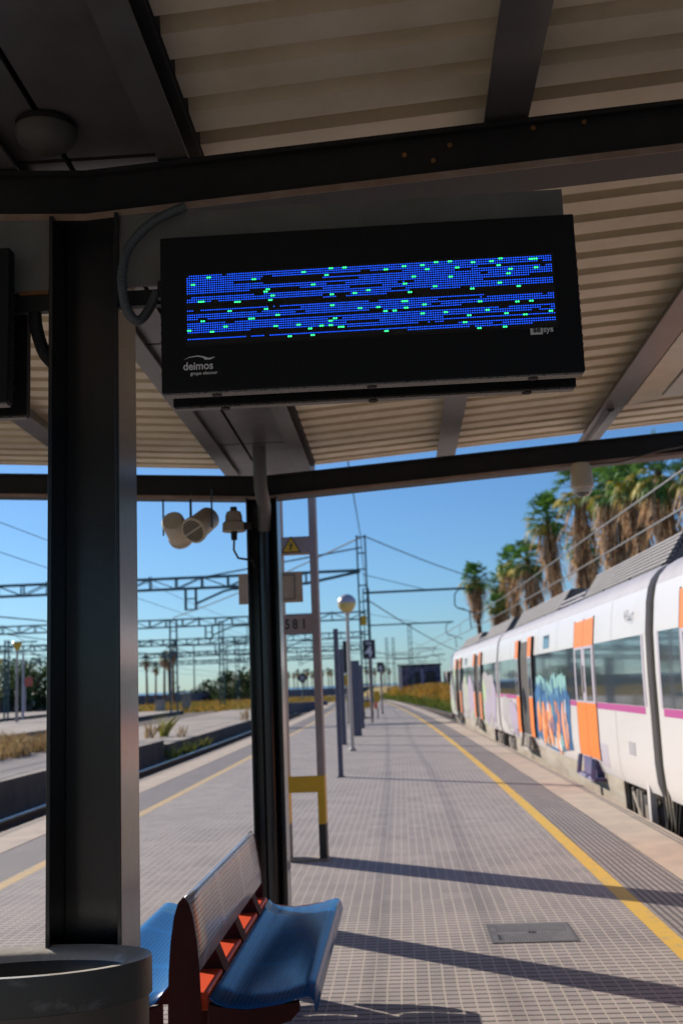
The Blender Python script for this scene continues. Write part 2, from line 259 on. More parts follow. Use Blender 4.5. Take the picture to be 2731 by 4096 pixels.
# ------------------------------------------------------------------ mesh helpers
class MB:
    def __init__(s): s.v = []; s.f = []; s.m = []; s.uv = []; s.mi = 0
    def face(s, pts, uv=None):
        b = len(s.v); s.v += [tuple(p) for p in pts]; s.f.append(tuple(range(b, b + len(pts)))); s.m.append(s.mi)
        s.uv.append(uv)
    def box(s, x0, x1, y0, y1, z0, z1):
        s.hexa([(x0, y0, z0), (x1, y0, z0), (x1, y1, z0), (x0, y1, z0), (x0, y0, z1), (x1, y0, z1), (x1, y1, z1), (x0, y1, z1)])
    def hexa(s, p):
        b = len(s.v); s.v += [tuple(q) for q in p]
        for f in ((3, 2, 1, 0), (4, 5, 6, 7), (0, 1, 5, 4), (1, 2, 6, 5), (2, 3, 7, 6), (3, 0, 4, 7)):
            s.f.append(tuple(b + i for i in f)); s.m.append(s.mi); s.uv.append(None)
    def bar(s, a, b, w, h=None, up=(0, 0, 1)):
        a, b = Vector(a), Vector(b); h = h or w; d = (b - a).normalized(); up = Vector(up)
        if abs(d.dot(up)) > 0.98: up = Vector((0, 1, 0))
        sx = d.cross(up).normalized() * (w / 2); sz = sx.cross(d).normalized() * (h / 2)
        s.hexa([a - sx - sz, a + sx - sz, b + sx - sz, b - sx - sz, a - sx + sz, a + sx + sz, b + sx + sz, b - sx + sz])
    def tube(s, pts, r, n=8, cap=True):
        pts = [Vector(p) for p in pts]; rs = r if isinstance(r, (list, tuple)) else [r] * len(pts)
        b = len(s.v); pu = None
        for i, p in enumerate(pts):
            d = (pts[min(i + 1, len(pts) - 1)] - pts[max(i - 1, 0)]).normalized()
            u = pu if pu is not None else (Vector((0, 0, 1)) if abs(d.z) < 0.9 else Vector((0, 1, 0)))
            sx = d.cross(u).normalized(); sz = sx.cross(d).normalized(); pu = sz
            for k in range(n):
                a = 2 * PI * k / n
                s.v.append(tuple(p + (sx * math.cos(a) + sz * math.sin(a)) * rs[i]))
        for i in range(len(pts) - 1):
            for k in range(n):
                s.f.append((b + i * n + k, b + i * n + (k + 1) % n, b + (i + 1) * n + (k + 1) % n, b + (i + 1) * n + k)); s.m.append(s.mi); s.uv.append(None)
        if cap:
            s.f.append(tuple(b + k for k in reversed(range(n)))); s.m.append(s.mi); s.uv.append(None)
            e = b + (len(pts) - 1) * n
            s.f.append(tuple(e + k for k in range(n))); s.m.append(s.mi); s.uv.append(None)
    def lathe(s, prof, c=(0, 0, 0), n=24, ax=1.0, ay=1.0, rot=0.0, q=None):
        """revolve (r, z) profile about z; ax, ay stretch it to an oval; q turns it"""
        b = len(s.v); c = Vector(c)
        for (r, z) in prof:
            for k in range(n):
                a = 2 * PI * k / n; x, y = r * ax * math.cos(a), r * ay * math.sin(a)
                p = Vector((x * math.cos(rot) - y * math.sin(rot), x * math.sin(rot) + y * math.cos(rot), z))
                if q is not None: p = q @ p
                s.v.append(tuple(c + p))
        for i in range(len(prof) - 1):
            for k in range(n):
                s.f.append((b + i * n + k, b + i * n + (k + 1) % n, b + (i + 1) * n + (k + 1) % n, b + (i + 1) * n + k)); s.m.append(s.mi); s.uv.append(None)
    def prism(s, poly, off):
        """closed polygon (3D points) pushed along off"""
        o = Vector(off); a = [Vector(p) for p in poly]; n = len(a); b = len(s.v)
        s.v += [tuple(p) for p in a] + [tuple(p + o) for p in a]
        s.f.append(tuple(b + i for i in range(n))); s.m.append(s.mi); s.uv.append(None)
        s.f.append(tuple(b + n + i for i in reversed(range(n)))); s.m.append(s.mi); s.uv.append(None)
        for i in range(n):
            s.f.append((b + i, b + n + i, b + n + (i + 1) % n, b + (i + 1) % n)); s.m.append(s.mi); s.uv.append(None)
    def build(s, name, m, parent=None, smooth=False, origin=None, bevel=0.0, fix=True):
        me = bpy.data.meshes.new(name)
        o0 = Vector(parent.location) if parent is not None and parent.parent is None else Vector((0, 0, 0))
        if parent is not None and parent.parent is not None:
            o0 = Vector(parent.get('_org', (0, 0, 0)))
        loc = Vector(origin) if origin is not None else Vector((0, 0, 0))
        vs = [(v[0] - o0.x - loc.x, v[1] - o0.y - loc.y, v[2] - o0.z - loc.z) for v in s.v]
        me.from_pydata(vs, [], s.f)
        ms = m if isinstance(m, (list, tuple)) else [m]
        for x in ms: me.materials.append(x)
        me.polygons.foreach_set('material_index', s.m)
        if any(u is not None for u in s.uv):
            ul = me.uv_layers.new(name='UVMap'); k = 0
            for f, u in zip(s.f, s.uv):
                for i in range(len(f)):
                    ul.data[k].uv = u[i] if u is not None else (0, 0); k += 1
        if smooth: me.polygons.foreach_set('use_smooth', [True] * len(s.f))
        me.update()
        if fix:
            bm = bmesh.new(); bm.from_mesh(me); bmesh.ops.recalc_face_normals(bm, faces=bm.faces); bm.to_mesh(me); bm.free()
        o = bpy.data.objects.new(name, me); COL.objects.link(o)
        if bevel:
            b = o.modifiers.new('bevel', 'BEVEL'); b.width = bevel; b.segments = 2; b.limit_method = 'ANGLE'; b.angle_limit = R(35)
        if smooth:
            try: me.set_sharp_from_angle(angle=R(40))
            except Exception: pass
        if parent is not None: o.parent = parent
        o.location = loc
        o['_org'] = tuple(o0 + loc)
        return o

def build_each(mb, name, m, parent=None, **k):
    """every loose piece of mb becomes an object of its own"""
    par = list(range(len(mb.v)))
    def find(a):
        while par[a] != a: par[a] = par[par[a]]; a = par[a]
        return a
    for f in mb.f:
        for i in f[1:]: par[find(i)] = find(f[0])
    isl = {}
    for fi, f in enumerate(mb.f): isl.setdefault(find(f[0]), []).append(fi)
    out = []
    for fs in isl.values():
        b = MB(); mp = {}
        for fi in fs:
            for i in mb.f[fi]:
                if i not in mp: mp[i] = len(b.v); b.v.append(mb.v[i])
            b.f.append(tuple(mp[i] for i in mb.f[fi])); b.m.append(mb.m[fi]); b.uv.append(mb.uv[fi])
        out.append(b.build(name, m, parent, **k))
    return out
def tag(o, label=None, cat=None, group=None, kind=None):
    if label: o['label'] = label
    if cat: o['category'] = cat
    if group: o['group'] = group
    if kind: o['kind'] = kind
    return o
def thing(name, label, cat, loc=(0, 0, 0), group=None):
    o = bpy.data.objects.new(name, None); COL.objects.link(o); o.location = loc; o.empty_display_size = 0.2
    return tag(o, label, cat, group)
def struct(name, mb, m, label=None, cat=None, **k):
    o = mb.build(name, m, **k); return tag(o, label, cat, None, 'structure')
def copy_tree(o, parent=None):
    c = o.copy(); COL.objects.link(c); c.parent = parent
    for ch in list(o.children): copy_tree(ch, c)
    return c
def text(body, size, m, name, parent, loc, rot, align='LEFT', extr=0.0008, bold=0.0, sx=1.0):
    cu_ = bpy.data.curves.new(name, 'FONT'); cu_.body = body; cu_.size = size; cu_.extrude = extr; cu_.offset = bold
    cu_.align_x = align; cu_.materials.append(m)
    t = bpy.data.objects.new('tmp', cu_); COL.objects.link(t)
    bpy.context.view_layer.update()
    me = bpy.data.meshes.new_from_object(t.evaluated_get(bpy.context.evaluated_depsgraph_get()))
    bpy.data.objects.remove(t)
    me.materials.clear(); me.materials.append(m)
    o = bpy.data.objects.new(name, me); COL.objects.link(o)
    o0 = Vector(parent.get('_org', parent.location)) if parent is not None else Vector((0, 0, 0))
    o.rotation_euler = rot; o.scale = (sx, 1, 1)
    if parent is not None: o.parent = parent
    o.location = Vector(loc) - o0
    return o

# ------------------------------------------------------------------ track geometry: the line bends gently to the left
KR, KL = 0.00035, 0.0002
def cvR(y): y = max(y, 0); return KR * y * y if y < 125 else KR * 125 * 125 + 2 * KR * 125 * (y - 125)
def cvL(y): y = max(y, 0); return KL * y * y if y < 125 else KL * 125 * 125 + 2 * KL * 125 * (y - 125)
def XR(u, y): return u - cvR(y)
def XL(u, y): return u - cvL(y)
YS = [-30, -14, -8, -4, 0, 3, 6, 9, 12, 15, 18, 21, 24, 27, 30, 34, 38, 42, 46, 50, 55, 60, 65, 70, 76, 82, 88, 94, 100, 106]
def strip(mb, fa, fb, z, ys=YS, zb=None):
    zb = z if zb is None else zb
    for y0, y1 in zip(ys, ys[1:]):
        a0, b0, a1, b1 = fa(y0), fb(y0), fa(y1), fb(y1)
        mb.face([(a0, y0, z), (b0, y0, zb), (b1, y1, zb), (a1, y1, z)], [(a0, y0), (b0, y0), (b1, y1), (a1, y1)])

# ------------------------------------------------------------------ terrain
def ground():
    mb = MB()
    mb.face([(-3000, -300, -1.25), (3000, -300, -1.25), (3000, 6000, -1.25), (-3000, 6000, -1.25)])
    struct('ground', mb, M['soil'])
    # raised dry land left of the yard and behind the station
    ys = list(range(-40, 420, 10))
    mb = MB(); strip(mb, lambda y: -260 - 0.2 * y, lambda y: XL(-8.45, y), -0.42, ys)
    struct('yard_ground', mb, M['soil'])
    mb = MB(); strip(mb, lambda y: XL(-8.45, y), lambda y: XL(-4.7, y), -0.80, ys)
    struct('left_track_bed', mb, M['ballast'])
    mb = MB(); strip(mb, lambda y: XR(2.6, y), lambda y: XR(5.9, y), -0.80, ys)
    struct('right_track_bed', mb, M['ballast'])
    # grassy bank beyond the right-hand track
    mb = MB(); prof = [(5.9, -0.8), (6.9, -0.1), (8.2, 0.55), (10, 0.85), (14, 0.95), (22, 0.8), (60, 0.8), (200, 1.2)]
    for (u0, z0), (u1, z1) in zip(prof, prof[1:]):
        for y0, y1 in zip(ys, ys[1:]):
            mb.face([(XR(u0, y0), y0, z0), (XR(u1, y0), y0, z1), (XR(u1, y1), y1, z1), (XR(u0, y1), y1, z0)])
    struct('grass_bank', mb, M['bank'], smooth=True)
    mb = MB(); mb.face([(-2500, 900, -1.05), (2500, 900, -1.05), (2500, 5900, -1.05), (-2500, 5900, -1.05)])
    struct('sea', mb, M['sea'])
ground()

def platform():
    f = lambda u, K: (lambda y: (XR if K else XL)(u, y))
    mb = MB()   # body of the platform: walls down to the track beds
    strip(mb, f(-4.85, 0), f(-4.85, 0), 0, YS, -1.0); strip(mb, f(2.70, 1), f(2.70, 1), 0, YS, -1.0)
    mb.face([(XL(-4.85, 106), 106, 0), (XR(2.7, 106), 106, 0), (XR(2.7, 106), 106, -1), (XL(-4.85, 106), 106, -1)])
    mb.face([(-4.85, -30, 0), (2.7, -30, 0), (2.7, -30, -1), (-4.85, -30, -1)])
    struct('platform_wall', mb, M['dark_wall'], fix=False)
    mb = MB(); strip(mb, f(-3.44, 0), f(1.515, 1), 0.0)
    struct('platform_paving', mb, M['paving'])
    mb = MB(); strip(mb, f(-3.57, 0), f(-3.44, 0), 0.001)
    struct('yellow_line', mb, M['yellow_old'])
    mb = MB(); strip(mb, f(1.515, 1), f(1.642, 1), 0.001)
    struct('yellow_line', mb, M['yellow'])
    mb = MB(); strip(mb, f(-4.22, 0), f(-3.57, 0), 0.0); struct('tactile_paving', mb, M['tactile'])
    mb = MB(); strip(mb, f(1.642, 1), f(2.13, 1), 0.0); struct('tactile_paving', mb, M['tactile'])
    for s, a, b, K in ((1, -4.85, -4.22, 0), (1, 2.13, 2.70, 1)):
        mb = MB(); g = (-4.80, -4.775, -4.745, -4.72) if K == 0 else (2.585, 2.61, 2.635, 2.66)
        us = [a, g[0], g[1], g[2], g[3], b]
        for i, (u0, u1) in enumerate(zip(us, us[1:])):
            mb.mi = 1 if i in (1, 3) else 0
            strip(mb, f(u0, K), f(u1, K), 0.004 if i not in (1, 3) else 0.002)
        struct('platform_edge', mb, [M['edge'], M['groove']])
platform()

def rails():
    for nm, u, side in (('rail', -7.15, 0), ('rail', -5.48, 0), ('rail', 3.45, 1), ('rail', 5.12, 1)):
        f = XR if side else XL; mb = MB()
        for z0, z1, hw, mi in ((-0.70, -0.685, 0.07, 1), (-0.685, -0.585, 0.015, 1), (-0.585, -0.55, 0.036, 0)):
            mb.mi = mi; ys = list(range(-20, 200, 5))
            for y0, y1 in zip(ys, ys[1:]):
                a, b = f(u, y0), f(u, y1)
                mb.hexa([(a - hw, y0, z0), (a + hw, y0, z0), (b + hw, y1, z0), (b - hw, y1, z0), (a - hw, y0, z1), (a + hw, y0, z1), (b + hw, y1, z1), (b - hw, y1, z1)])
        struct(nm, mb, [M['rail'], M['rail_rust']])
    mb = MB()
    for k in range(-10, 150):
        y = k * 0.65 + 2
        for u, f in ((-6.3, XL), (4.3, XR)):
            x = f(u, y); mb.box(x - 1.3, x + 1.3, y - 0.12, y + 0.12, -0.80, -0.70)
    struct('track_sleepers', mb, M['sleeper'])
rails()

def old_platforms():
    yA = [8, 14, 20, 26, 32, 38.6]
    f = lambda u: (lambda y: XL(u, y))
    def block(name, m, u0, u1, ys, z, zb=-0.82, mw=None):
        mb = MB(); strip(mb, f(u0), f(u1), z, ys); mb.mi = 1
        strip(mb, f(u1), f(u1), z, ys, zb); strip(mb, f(u0), f(u0), z, ys, zb)
        for y in (ys[0], ys[-1]):
            mb.face([(XL(u0, y), y, z), (XL(u1, y), y, z), (XL(u1, y), y, zb), (XL(u0, y), y, zb)])
        return struct(name, mb, [m, mw or M['dark_wall']])
    block('disused_platform', M['gravel'], -15.2, -8.75, yA, -0.14)
    block('platform_coping', M['pale_concrete'], -8.75, -8.25, yA, -0.10)
    block('concrete_apron', M['pale_concrete'], -14.2, -8.35, [39.8, 46, 54, 62, 72, 84, 96, 112], -0.30)
    block('disused_platform', M['pale_concrete'], -27.5, -17.6, [30, 42, 52, 62, 74, 96], -0.08, -0.6)
    block('disused_platform', M['pale_concrete'], -46, -32, [40, 60, 80, 100, 122], -0.08, -0.6)
    mb = MB(); strip(mb, f(-17.6), f(-14.9), -0.40, [20, 40, 60, 80, 105]); struct('dead_track_bed', mb, M['ballast'])
    mb = MB(); strip(mb, f(-32), f(-27.5), -0.40, [20, 40, 60, 80, 105]); struct('dead_track_bed', mb, M['ballast'])
old_platforms()

# ------------------------------------------------------------------ canopy
CX = -0.93
def rz(x, y): return 3.40 - 0.017 * (y - 2) + 0.07 * abs(x - CX)
def canopy():
    T = thing('platform_canopy', 'butterfly canopy of dark steel and cream corrugated sheet over the platform', 'canopy', (CX, 3.24, 0))
    for (y, zt) in ((3.24, 3.26), (7.55, 3.10), (-1.1, 3.33), (-5.4, 3.40), (-9.7, 3.47)):
        mb = MB(); h = 0.11; t = 0.013            # H section: flanges face the tracks, web across
        mb.box(CX - h, CX - h + t, y - h, y + h, 0, zt - 0.16); mb.box(CX + h - t, CX + h, y - h, y + h, 0, zt - 0.16)
        mb.box(CX - h + t, CX + h - t, y + 0.03, y + 0.042, 0, zt - 0.16)
        c = mb.build('column', M['steel'], T, bevel=0.002)
        pb = MB(); pb.box(CX - 0.19, CX + 0.19, y - 0.19, y + 0.19, 0.002, 0.02)
        pb.build('base_plate', M['steel'], c)
        for sgn in (1, -1):                        # two arms rising to the eaves
            b = MB(); L = 3.55; fl = 0.085; s_ = 0.06
            x0, x1 = CX + (0.0 if sgn > 0 else 0.0), CX + sgn * L
            def pr(ya, yb, za, zb, mi):
                b.mi = mi
                b.hexa([(x0, ya, zt + za), (x1, ya, zt + za + s_ * L), (x1, yb, zt + za + s_ * L), (x0, yb, zt + za),
                        (x0, ya, zt + zb), (x1, ya, zt + zb + s_ * L), (x1, yb, zt + zb + s_ * L), (x0, yb, zt + zb)])
            pr(y - fl, y + fl, -0.168, -0.152, 0); pr(y - fl, y + fl, -0.016, 0.0, 0); pr(y - 0.06, y + 0.06, -0.152, -0.016, 0)
            pr(y - fl - 0.004, y - fl, -0.172, -0.150, 1); 
            b.build('cross_beam', [M['steel2'], M['flange']], T)
    # corrugated sheets, ribs running from the valley out to the eaves
    prof = []; pitch = 0.20; y = -24.5
    while y < 8.15:
        prof += [(y, 0), (y + 0.12, 0), (y + 0.132, 0.055), (y + 0.188, 0.055)]; y += pitch
    for sgn, xe in ((1, 2.72), (-1, -4.75)):
        mb = MB(); xi = CX + sgn * 0.34
        for (ya, za), (yb, zb) in zip(prof, prof[1:]):
            q = [(xi, ya, rz(xi, ya) + za), (xe, ya, rz(xe, ya) + za), (xe, yb, rz(xe, yb) + zb), (xi, yb, rz(xi, yb) + zb)]
            mb.face(q); mb.face([(p[0], p[1], p[2] + 0.006) for p in q])
        mb.build('roof_sheet', M['sheet'], T)
        # a short second skin near the beam ends: flashing
        fb = MB()
        fb.bar((xi, 8.17, rz(xi, 8.17) + 0.02), (xe, 8.17, rz(xe, 8.17) + 0.02), 0.02, 0.05)
        fb.build('eaves_flashing', M['sheet'], T)
    for x, w in ((-0.65, 0.10), (0.42, 0.14), (1.51, 0.15), (2.55, 0.13), (-1.21, 0.10), (-2.28, 0.14), (-3.37, 0.15), (-4.5, 0.13)):
        mb = MB()
        for ya, yb in ((-24.5, 8.12),):
            za, zb = rz(x, ya) - 0.012, rz(x, yb) - 0.012
            for (dx0, dx1, d0, d1) in ((-w / 2, w / 2, -0.10, -0.088), (-0.02, 0.02, -0.088, 0)):
                mb.hexa([(x + dx0, ya, za + d0), (x + dx1, ya, za + d0), (x + dx1, yb, zb + d0), (x + dx0, yb, zb + d0),
                         (x + dx0, ya, za + d1), (x + dx1, ya, za + d1), (x + dx1, yb, zb + d1), (x + dx0, yb, zb + d1)])
        mb.build('rafter', M['rafter'], T)
    # valley soffit of flat metal panels with dark seams
    mb = MB(); n = 6; ysx = [-24.5, -12, -2.5, 0.5, 3.2, 5.0, 7.1, 8.15]
    for i, (ya, yb) in enumerate(zip(ysx, ysx[1:])):
        for xa, xb in ((CX - 0.26, CX - 0.085), (CX - 0.065, CX + 0.26)):
            za, zb = rz(CX, ya) - 0.045, rz(CX, yb) - 0.045; g = 0.011
            mb.hexa([(xa, ya + g, za - 0.012), (xb, ya + g, za - 0.012), (xb, yb - g, zb - 0.012), (xa, yb - g, zb - 0.012),
                     (xa, ya + g, za), (xb, ya + g, za), (xb, yb - g, zb), (xa, yb - g, zb)])
    mb.build('valley_soffit', M['soffit'], T)
    mb = MB(); mb.hexa([(CX - 0.34, -24.5, rz(CX, -24.5) + .0), (CX + 0.34, -24.5, rz(CX, -24.5) + .0), (CX + 0.34, 8.15, rz(CX, 8.15) + .0), (CX - 0.34, 8.15, rz(CX, 8.15) + .0),
                        (CX - 0.34, -24.5, rz(CX, -24.5) + .05), (CX + 0.34, -24.5, rz(CX, -24.5) + .05), (CX + 0.34, 8.15, rz(CX, 8.15) + .05), (CX - 0.34, 8.15, rz(CX, 8.15) + .05)])
    for sg in (1, -1):                             # added dark strips block sky light at the rib ends
        x = CX + sg * 0.335
        mb.hexa([(x - .012, -24.5, rz(x, -24.5)), (x + .012, -24.5, rz(x, -24.5)), (x + .012, 8.15, rz(x, 8.15)), (x - .012, 8.15, rz(x, 8.15)),
                 (x - .012, -24.5, rz(x, -24.5) + .06), (x + .012, -24.5, rz(x, -24.5) + .06), (x + .012, 8.15, rz(x, 8.15) + .06), (x - .012, 8.15, rz(x, 8.15) + .08)])
    mb.build('valley_gutter', M['seam'], T)
    mb = MB()
    mb.tube([(-0.905, 7.22, 3.27), (-0.905, 7.22, 3.06), (-0.905, 7.24, 2.97), (-0.90, 7.31, 2.90), (-0.90, 7.38, 2.87), (-0.91, 7.45, 2.80), (-0.92, 7.50, 2.70)], 0.048, 14)
    dp = mb.build('downpipe', M['pipe'], T, smooth=True)
    mb = MB(); mb.tube([(-0.92, 7.50, 2.70), (-0.92, 7.50, 0.1)], 0.05, 16); mb.build('pipe_run', M['steel'], dp, smooth=True)
    mb = MB(); mb.box(-0.815, 0.57, 3.15, 3.17, 2.862, 3.095)
    mb.build('sign_carrier', M['carrier'], T)
    mb = MB(); mb.box(-2.55, -1.045, 3.15, 3.17, 2.862, 3.095); cb = mb.build('sign_carrier', M['carrier'], T)
    mb = MB(); mb.box(-1.14, -1.047, 3.147, 3.173, 2.85, 2.8615); mb.build('rust_lip', M['rust'], cb)
    for xa, xb in ((-0.82, -0.60), (-1.30, -1.04)):
        mb = MB(); mb.box(xa, xb, 3.152, 3.18, 2.795, 2.845); mb.build('arm_bracket', M['steel2'], T)
    # rust coloured bolts on the near beam
    mb = MB()
    for x, dz in ((0.09, -0.07), (0.18, -0.1), (0.235, -0.055), (0.50, -0.03), (0.66, -0.03)):
        mb.lathe([(0, 0.006), (0.008, 0.006), (0.008, 0)], (x, 3.174, 3.26 + 0.06 * abs(x - CX) + dz), 8, q=Quaternion((1, 0, 0), PI / 2))
    build_each(mb, 'bolt', M['rust'], T)
canopy()

# ------------------------------------------------------------------ led information displays
GREEN = [(208,237),(147,262),(367,239),(636,212),(622,229),(684,210),(541,224),(574,261),(415,275),(400,283),(431,297),(416,313),(170,315),(180,315),(297,318),(307,318),
 (401,345),(274,350),(442,367),(347,379),(355,379),(180,385),(639,297),(639,335),(718,293),(766,284),(827,219),(890,209),(955,206),(1002,196),(1050,194),(1130,198),(1195,195),
 (1226,186),(1331,189),(1341,189),(1219,210),(1260,223),(1348,219),(1245,240),(1075,216),(970,221),(923,239),(1052,248),(1213,265),(893,263),(990,274),(1118,284),(1279,277),
 (910,293),(886,324),(894,324),(951,338),(1145,330),(1273,332),(1322,330),(791,345),(889,348),(728,347),(816,359),(848,358),(946,370),(1025,367),(1170,360),(1236,373),
 (1381,366),(1106,378),(1300,378),(641,382),(626,402),(626,394),(657,412),(669,412),(514,402),(554,416),(594,407),(434,405),(262,405),(212,422),(133,418),(484,442),(563,439),
 (819,430),(1091,402),(1141,424),(1221,421)]
def led_rows():
    rnd = random.Random(3); on = [[False] * 160 for _ in range(32)]
    R_ = {0: [(1, 160)], 1: [(0, 160)], 2: [(0, 160)], 3: [(0, 33), (95, 128)], 4: [(0, 21), (60, 118), (125, 160)], 5: [(0, 34), (76, 160)], 6: [(0, 160)], 7: [(0, 62), (70, 160)],
          8: [(0, 28), (50, 150)], 9: [(60, 72), (86, 130)], 10: [(2, 30), (34, 160)], 11: [(0, 90), (96, 160)], 12: [(0, 11), (14, 60), (72, 98), (105, 160)], 13: [(60, 88)], 14: [], 15: [],
          16: [(0, 3), (6, 36), (38, 80), (84, 130)], 17: [(50, 110), (128, 160)], 18: [(0, 160)], 19: [(0, 48), (52, 160)], 20: [(0, 80), (86, 120)], 21: [], 22: [(0, 160)],
          23: [(0, 62), (68, 160)], 24: [(0, 160)], 25: [(0, 70), (84, 112)], 26: [(0, 28), (40, 160)], 27: [(70, 112)], 28: [(118, 160)], 29: [(0, 26), (28, 34), (36, 160)], 30: [(96, 150)], 31: []}
    for r, segs in R_.items():
        for a, b in segs:
            for c in range(a, b): on[r][c] = True
    for _ in range(40):
        r, c = rnd.randrange(32), rnd.randrange(156)
        for k in range(rnd.choice((2, 2, 3, 4))): on[r][c + k] = False
    g = set()
    for (x, y) in GREEN:
        c = round((x - 125) / 7.97); r = round((y - (230 - 0.0415 * (x - 125))) / 7.55)
        for k in (-1, 0):
            if 0 <= c + k < 160 and 0 <= r < 32: g.add((r, c + k))
    return on, g
def display(x0, label, logos):
    T = thing('information_display', label, 'display', (x0, 3.06, 2.475), 'led displays under the canopy')
    W_, z0, z1 = 1.255, 2.475, 2.972
    x1 = x0 + W_
    for k, (ya, yb) in enumerate(((3.06, 3.108), (3.222, 3.262))):
        mb = MB(); mb.box(x0, x1, ya, yb, z0 + 0.006, z1)
        h = mb.build('housing', M['black'], T, bevel=0.004)
        mb = MB(); mb.box(x0 + 0.006, x1 - 0.006, ya + 0.006, yb - 0.003, z0, z0 + 0.0055); mb.build('tray', M['tray'], h)
        mb = MB()
        for t in (0.13, 0.5, 0.88):
            mb.lathe([(0, -0.004), (0.014, -0.004), (0.016, 0.001)], (x0 + W_ * t, (ya + yb) / 2, z0), 12)
        build_each(mb, 'cable_gland', M['seam'], h)
        if k == 0:                                   # cooling louvres on the end walls
            for x in (x0 - 0.0015, x1 + 0.0015):
                mb = MB()
                for i in range(13):
                    z = z0 + 0.07 + i * 0.026
                    mb.bar((x, ya + 0.016, z), (x, yb - 0.006, z - 0.010), 0.005, 0.004)
                mb.build('louvre', M['seam'], h)
    mb = MB(); mb.box(x0 + 0.2, x0 + 0.26, 3.109, 3.221, 2.70, 2.84); mb.box(x1 - 0.26, x1 - 0.2, 3.109, 3.221, 2.70, 2.84)
    mb.box(x0 - 0.02, x0 + 0.08, 3.109, 3.149, 2.80, 2.855)
    build_each(mb, 'bracket', M['steel2'], T)
    sx0, sz1, pw, ph = x0 + 0.080, 2.846, 0.00688, 0.00688
    mb = MB(); mb.box(sx0 - 0.006, sx0 + 160 * pw + 0.006, 3.0585, 3.0602, sz1 - 32 * ph - 0.006, sz1 + 0.006)
    scr = mb.build('screen', M['screen'], T)
    on, g = led_rows(); mb = MB(); r = 0.0018
    for i in range(32):
        for j in range(160):
            x, z = sx0 + (j + .5) * pw, sz1 - (i + .5) * ph
            mb.mi = 2 if (i, j) in g else (1 if on[i][j] else 0)
            q = (0.0013, r, 0.0028)[mb.mi]
            mb.face([(x - q, 3.058, z), (x - q * .7, 3.058, z - q * .7), (x, 3.058, z - q), (x + q * .7, 3.058, z - q * .7), (x + q, 3.058, z), (x + q * .7, 3.058, z + q * .7), (x, 3.058, z + q), (x - q * .7, 3.058, z + q * .7)])
    mb.build('led_matrix', [M['led_off'], M['led_blue'], M['led_green']], scr, fix=False)
    if logos:
        rot = (PI / 2, 0, 0); lx, lz = x0 + 0.066, 2.549
        text('deimos', 0.034, M['white_print'], 'logo_text', T, (lx, 3.0594, lz), rot, bold=0.0005, sx=0.92)
        text('grupo elecnor', 0.0142, M['white_print'], 'logo_text', T, (lx + 0.022, 3.0594, lz - 0.0165), rot, bold=0.0002)
        mb = MB()
        up = [(0.002, .032), (0.02, .040), (0.045, .0435), (0.062, .040), (0.078, .034), (0.096, .037)]
        lo = [(0.096, .0355), (0.083, .029), (0.066, .029), (0.062, .035), (0.045, .040), (0.02, .038)]
        mb.prism([(lx + a, 3.0594, lz + b) for a, b in up + lo], (0, -0.0006, 0))
        mb.build('logo_emblem', M['white_print'], T)
        ax, az = x1 - 0.152, 2.607
        mb = MB(); mb.box(ax, ax + 0.036, 3.0588, 3.0598, az - 0.007, az + 0.0185); mb.build('logo_block', M['white_print'], T)
        text('ae', 0.0255, M['black'], 'logo_text', T, (ax + 0.0075, 3.0583, az), rot, bold=0.0005)
        text('sys', 0.0255, M['white_print'], 'logo_text', T, (ax + 0.0372, 3.0594, az), rot, bold=0.0005)
    return T
display(-0.672, 'black led display glowing with rows of blue and green dots, right of the near column', True)
display(-1.14 - 1.255, 'dark led display cut off by the frame, left of the near column', False)

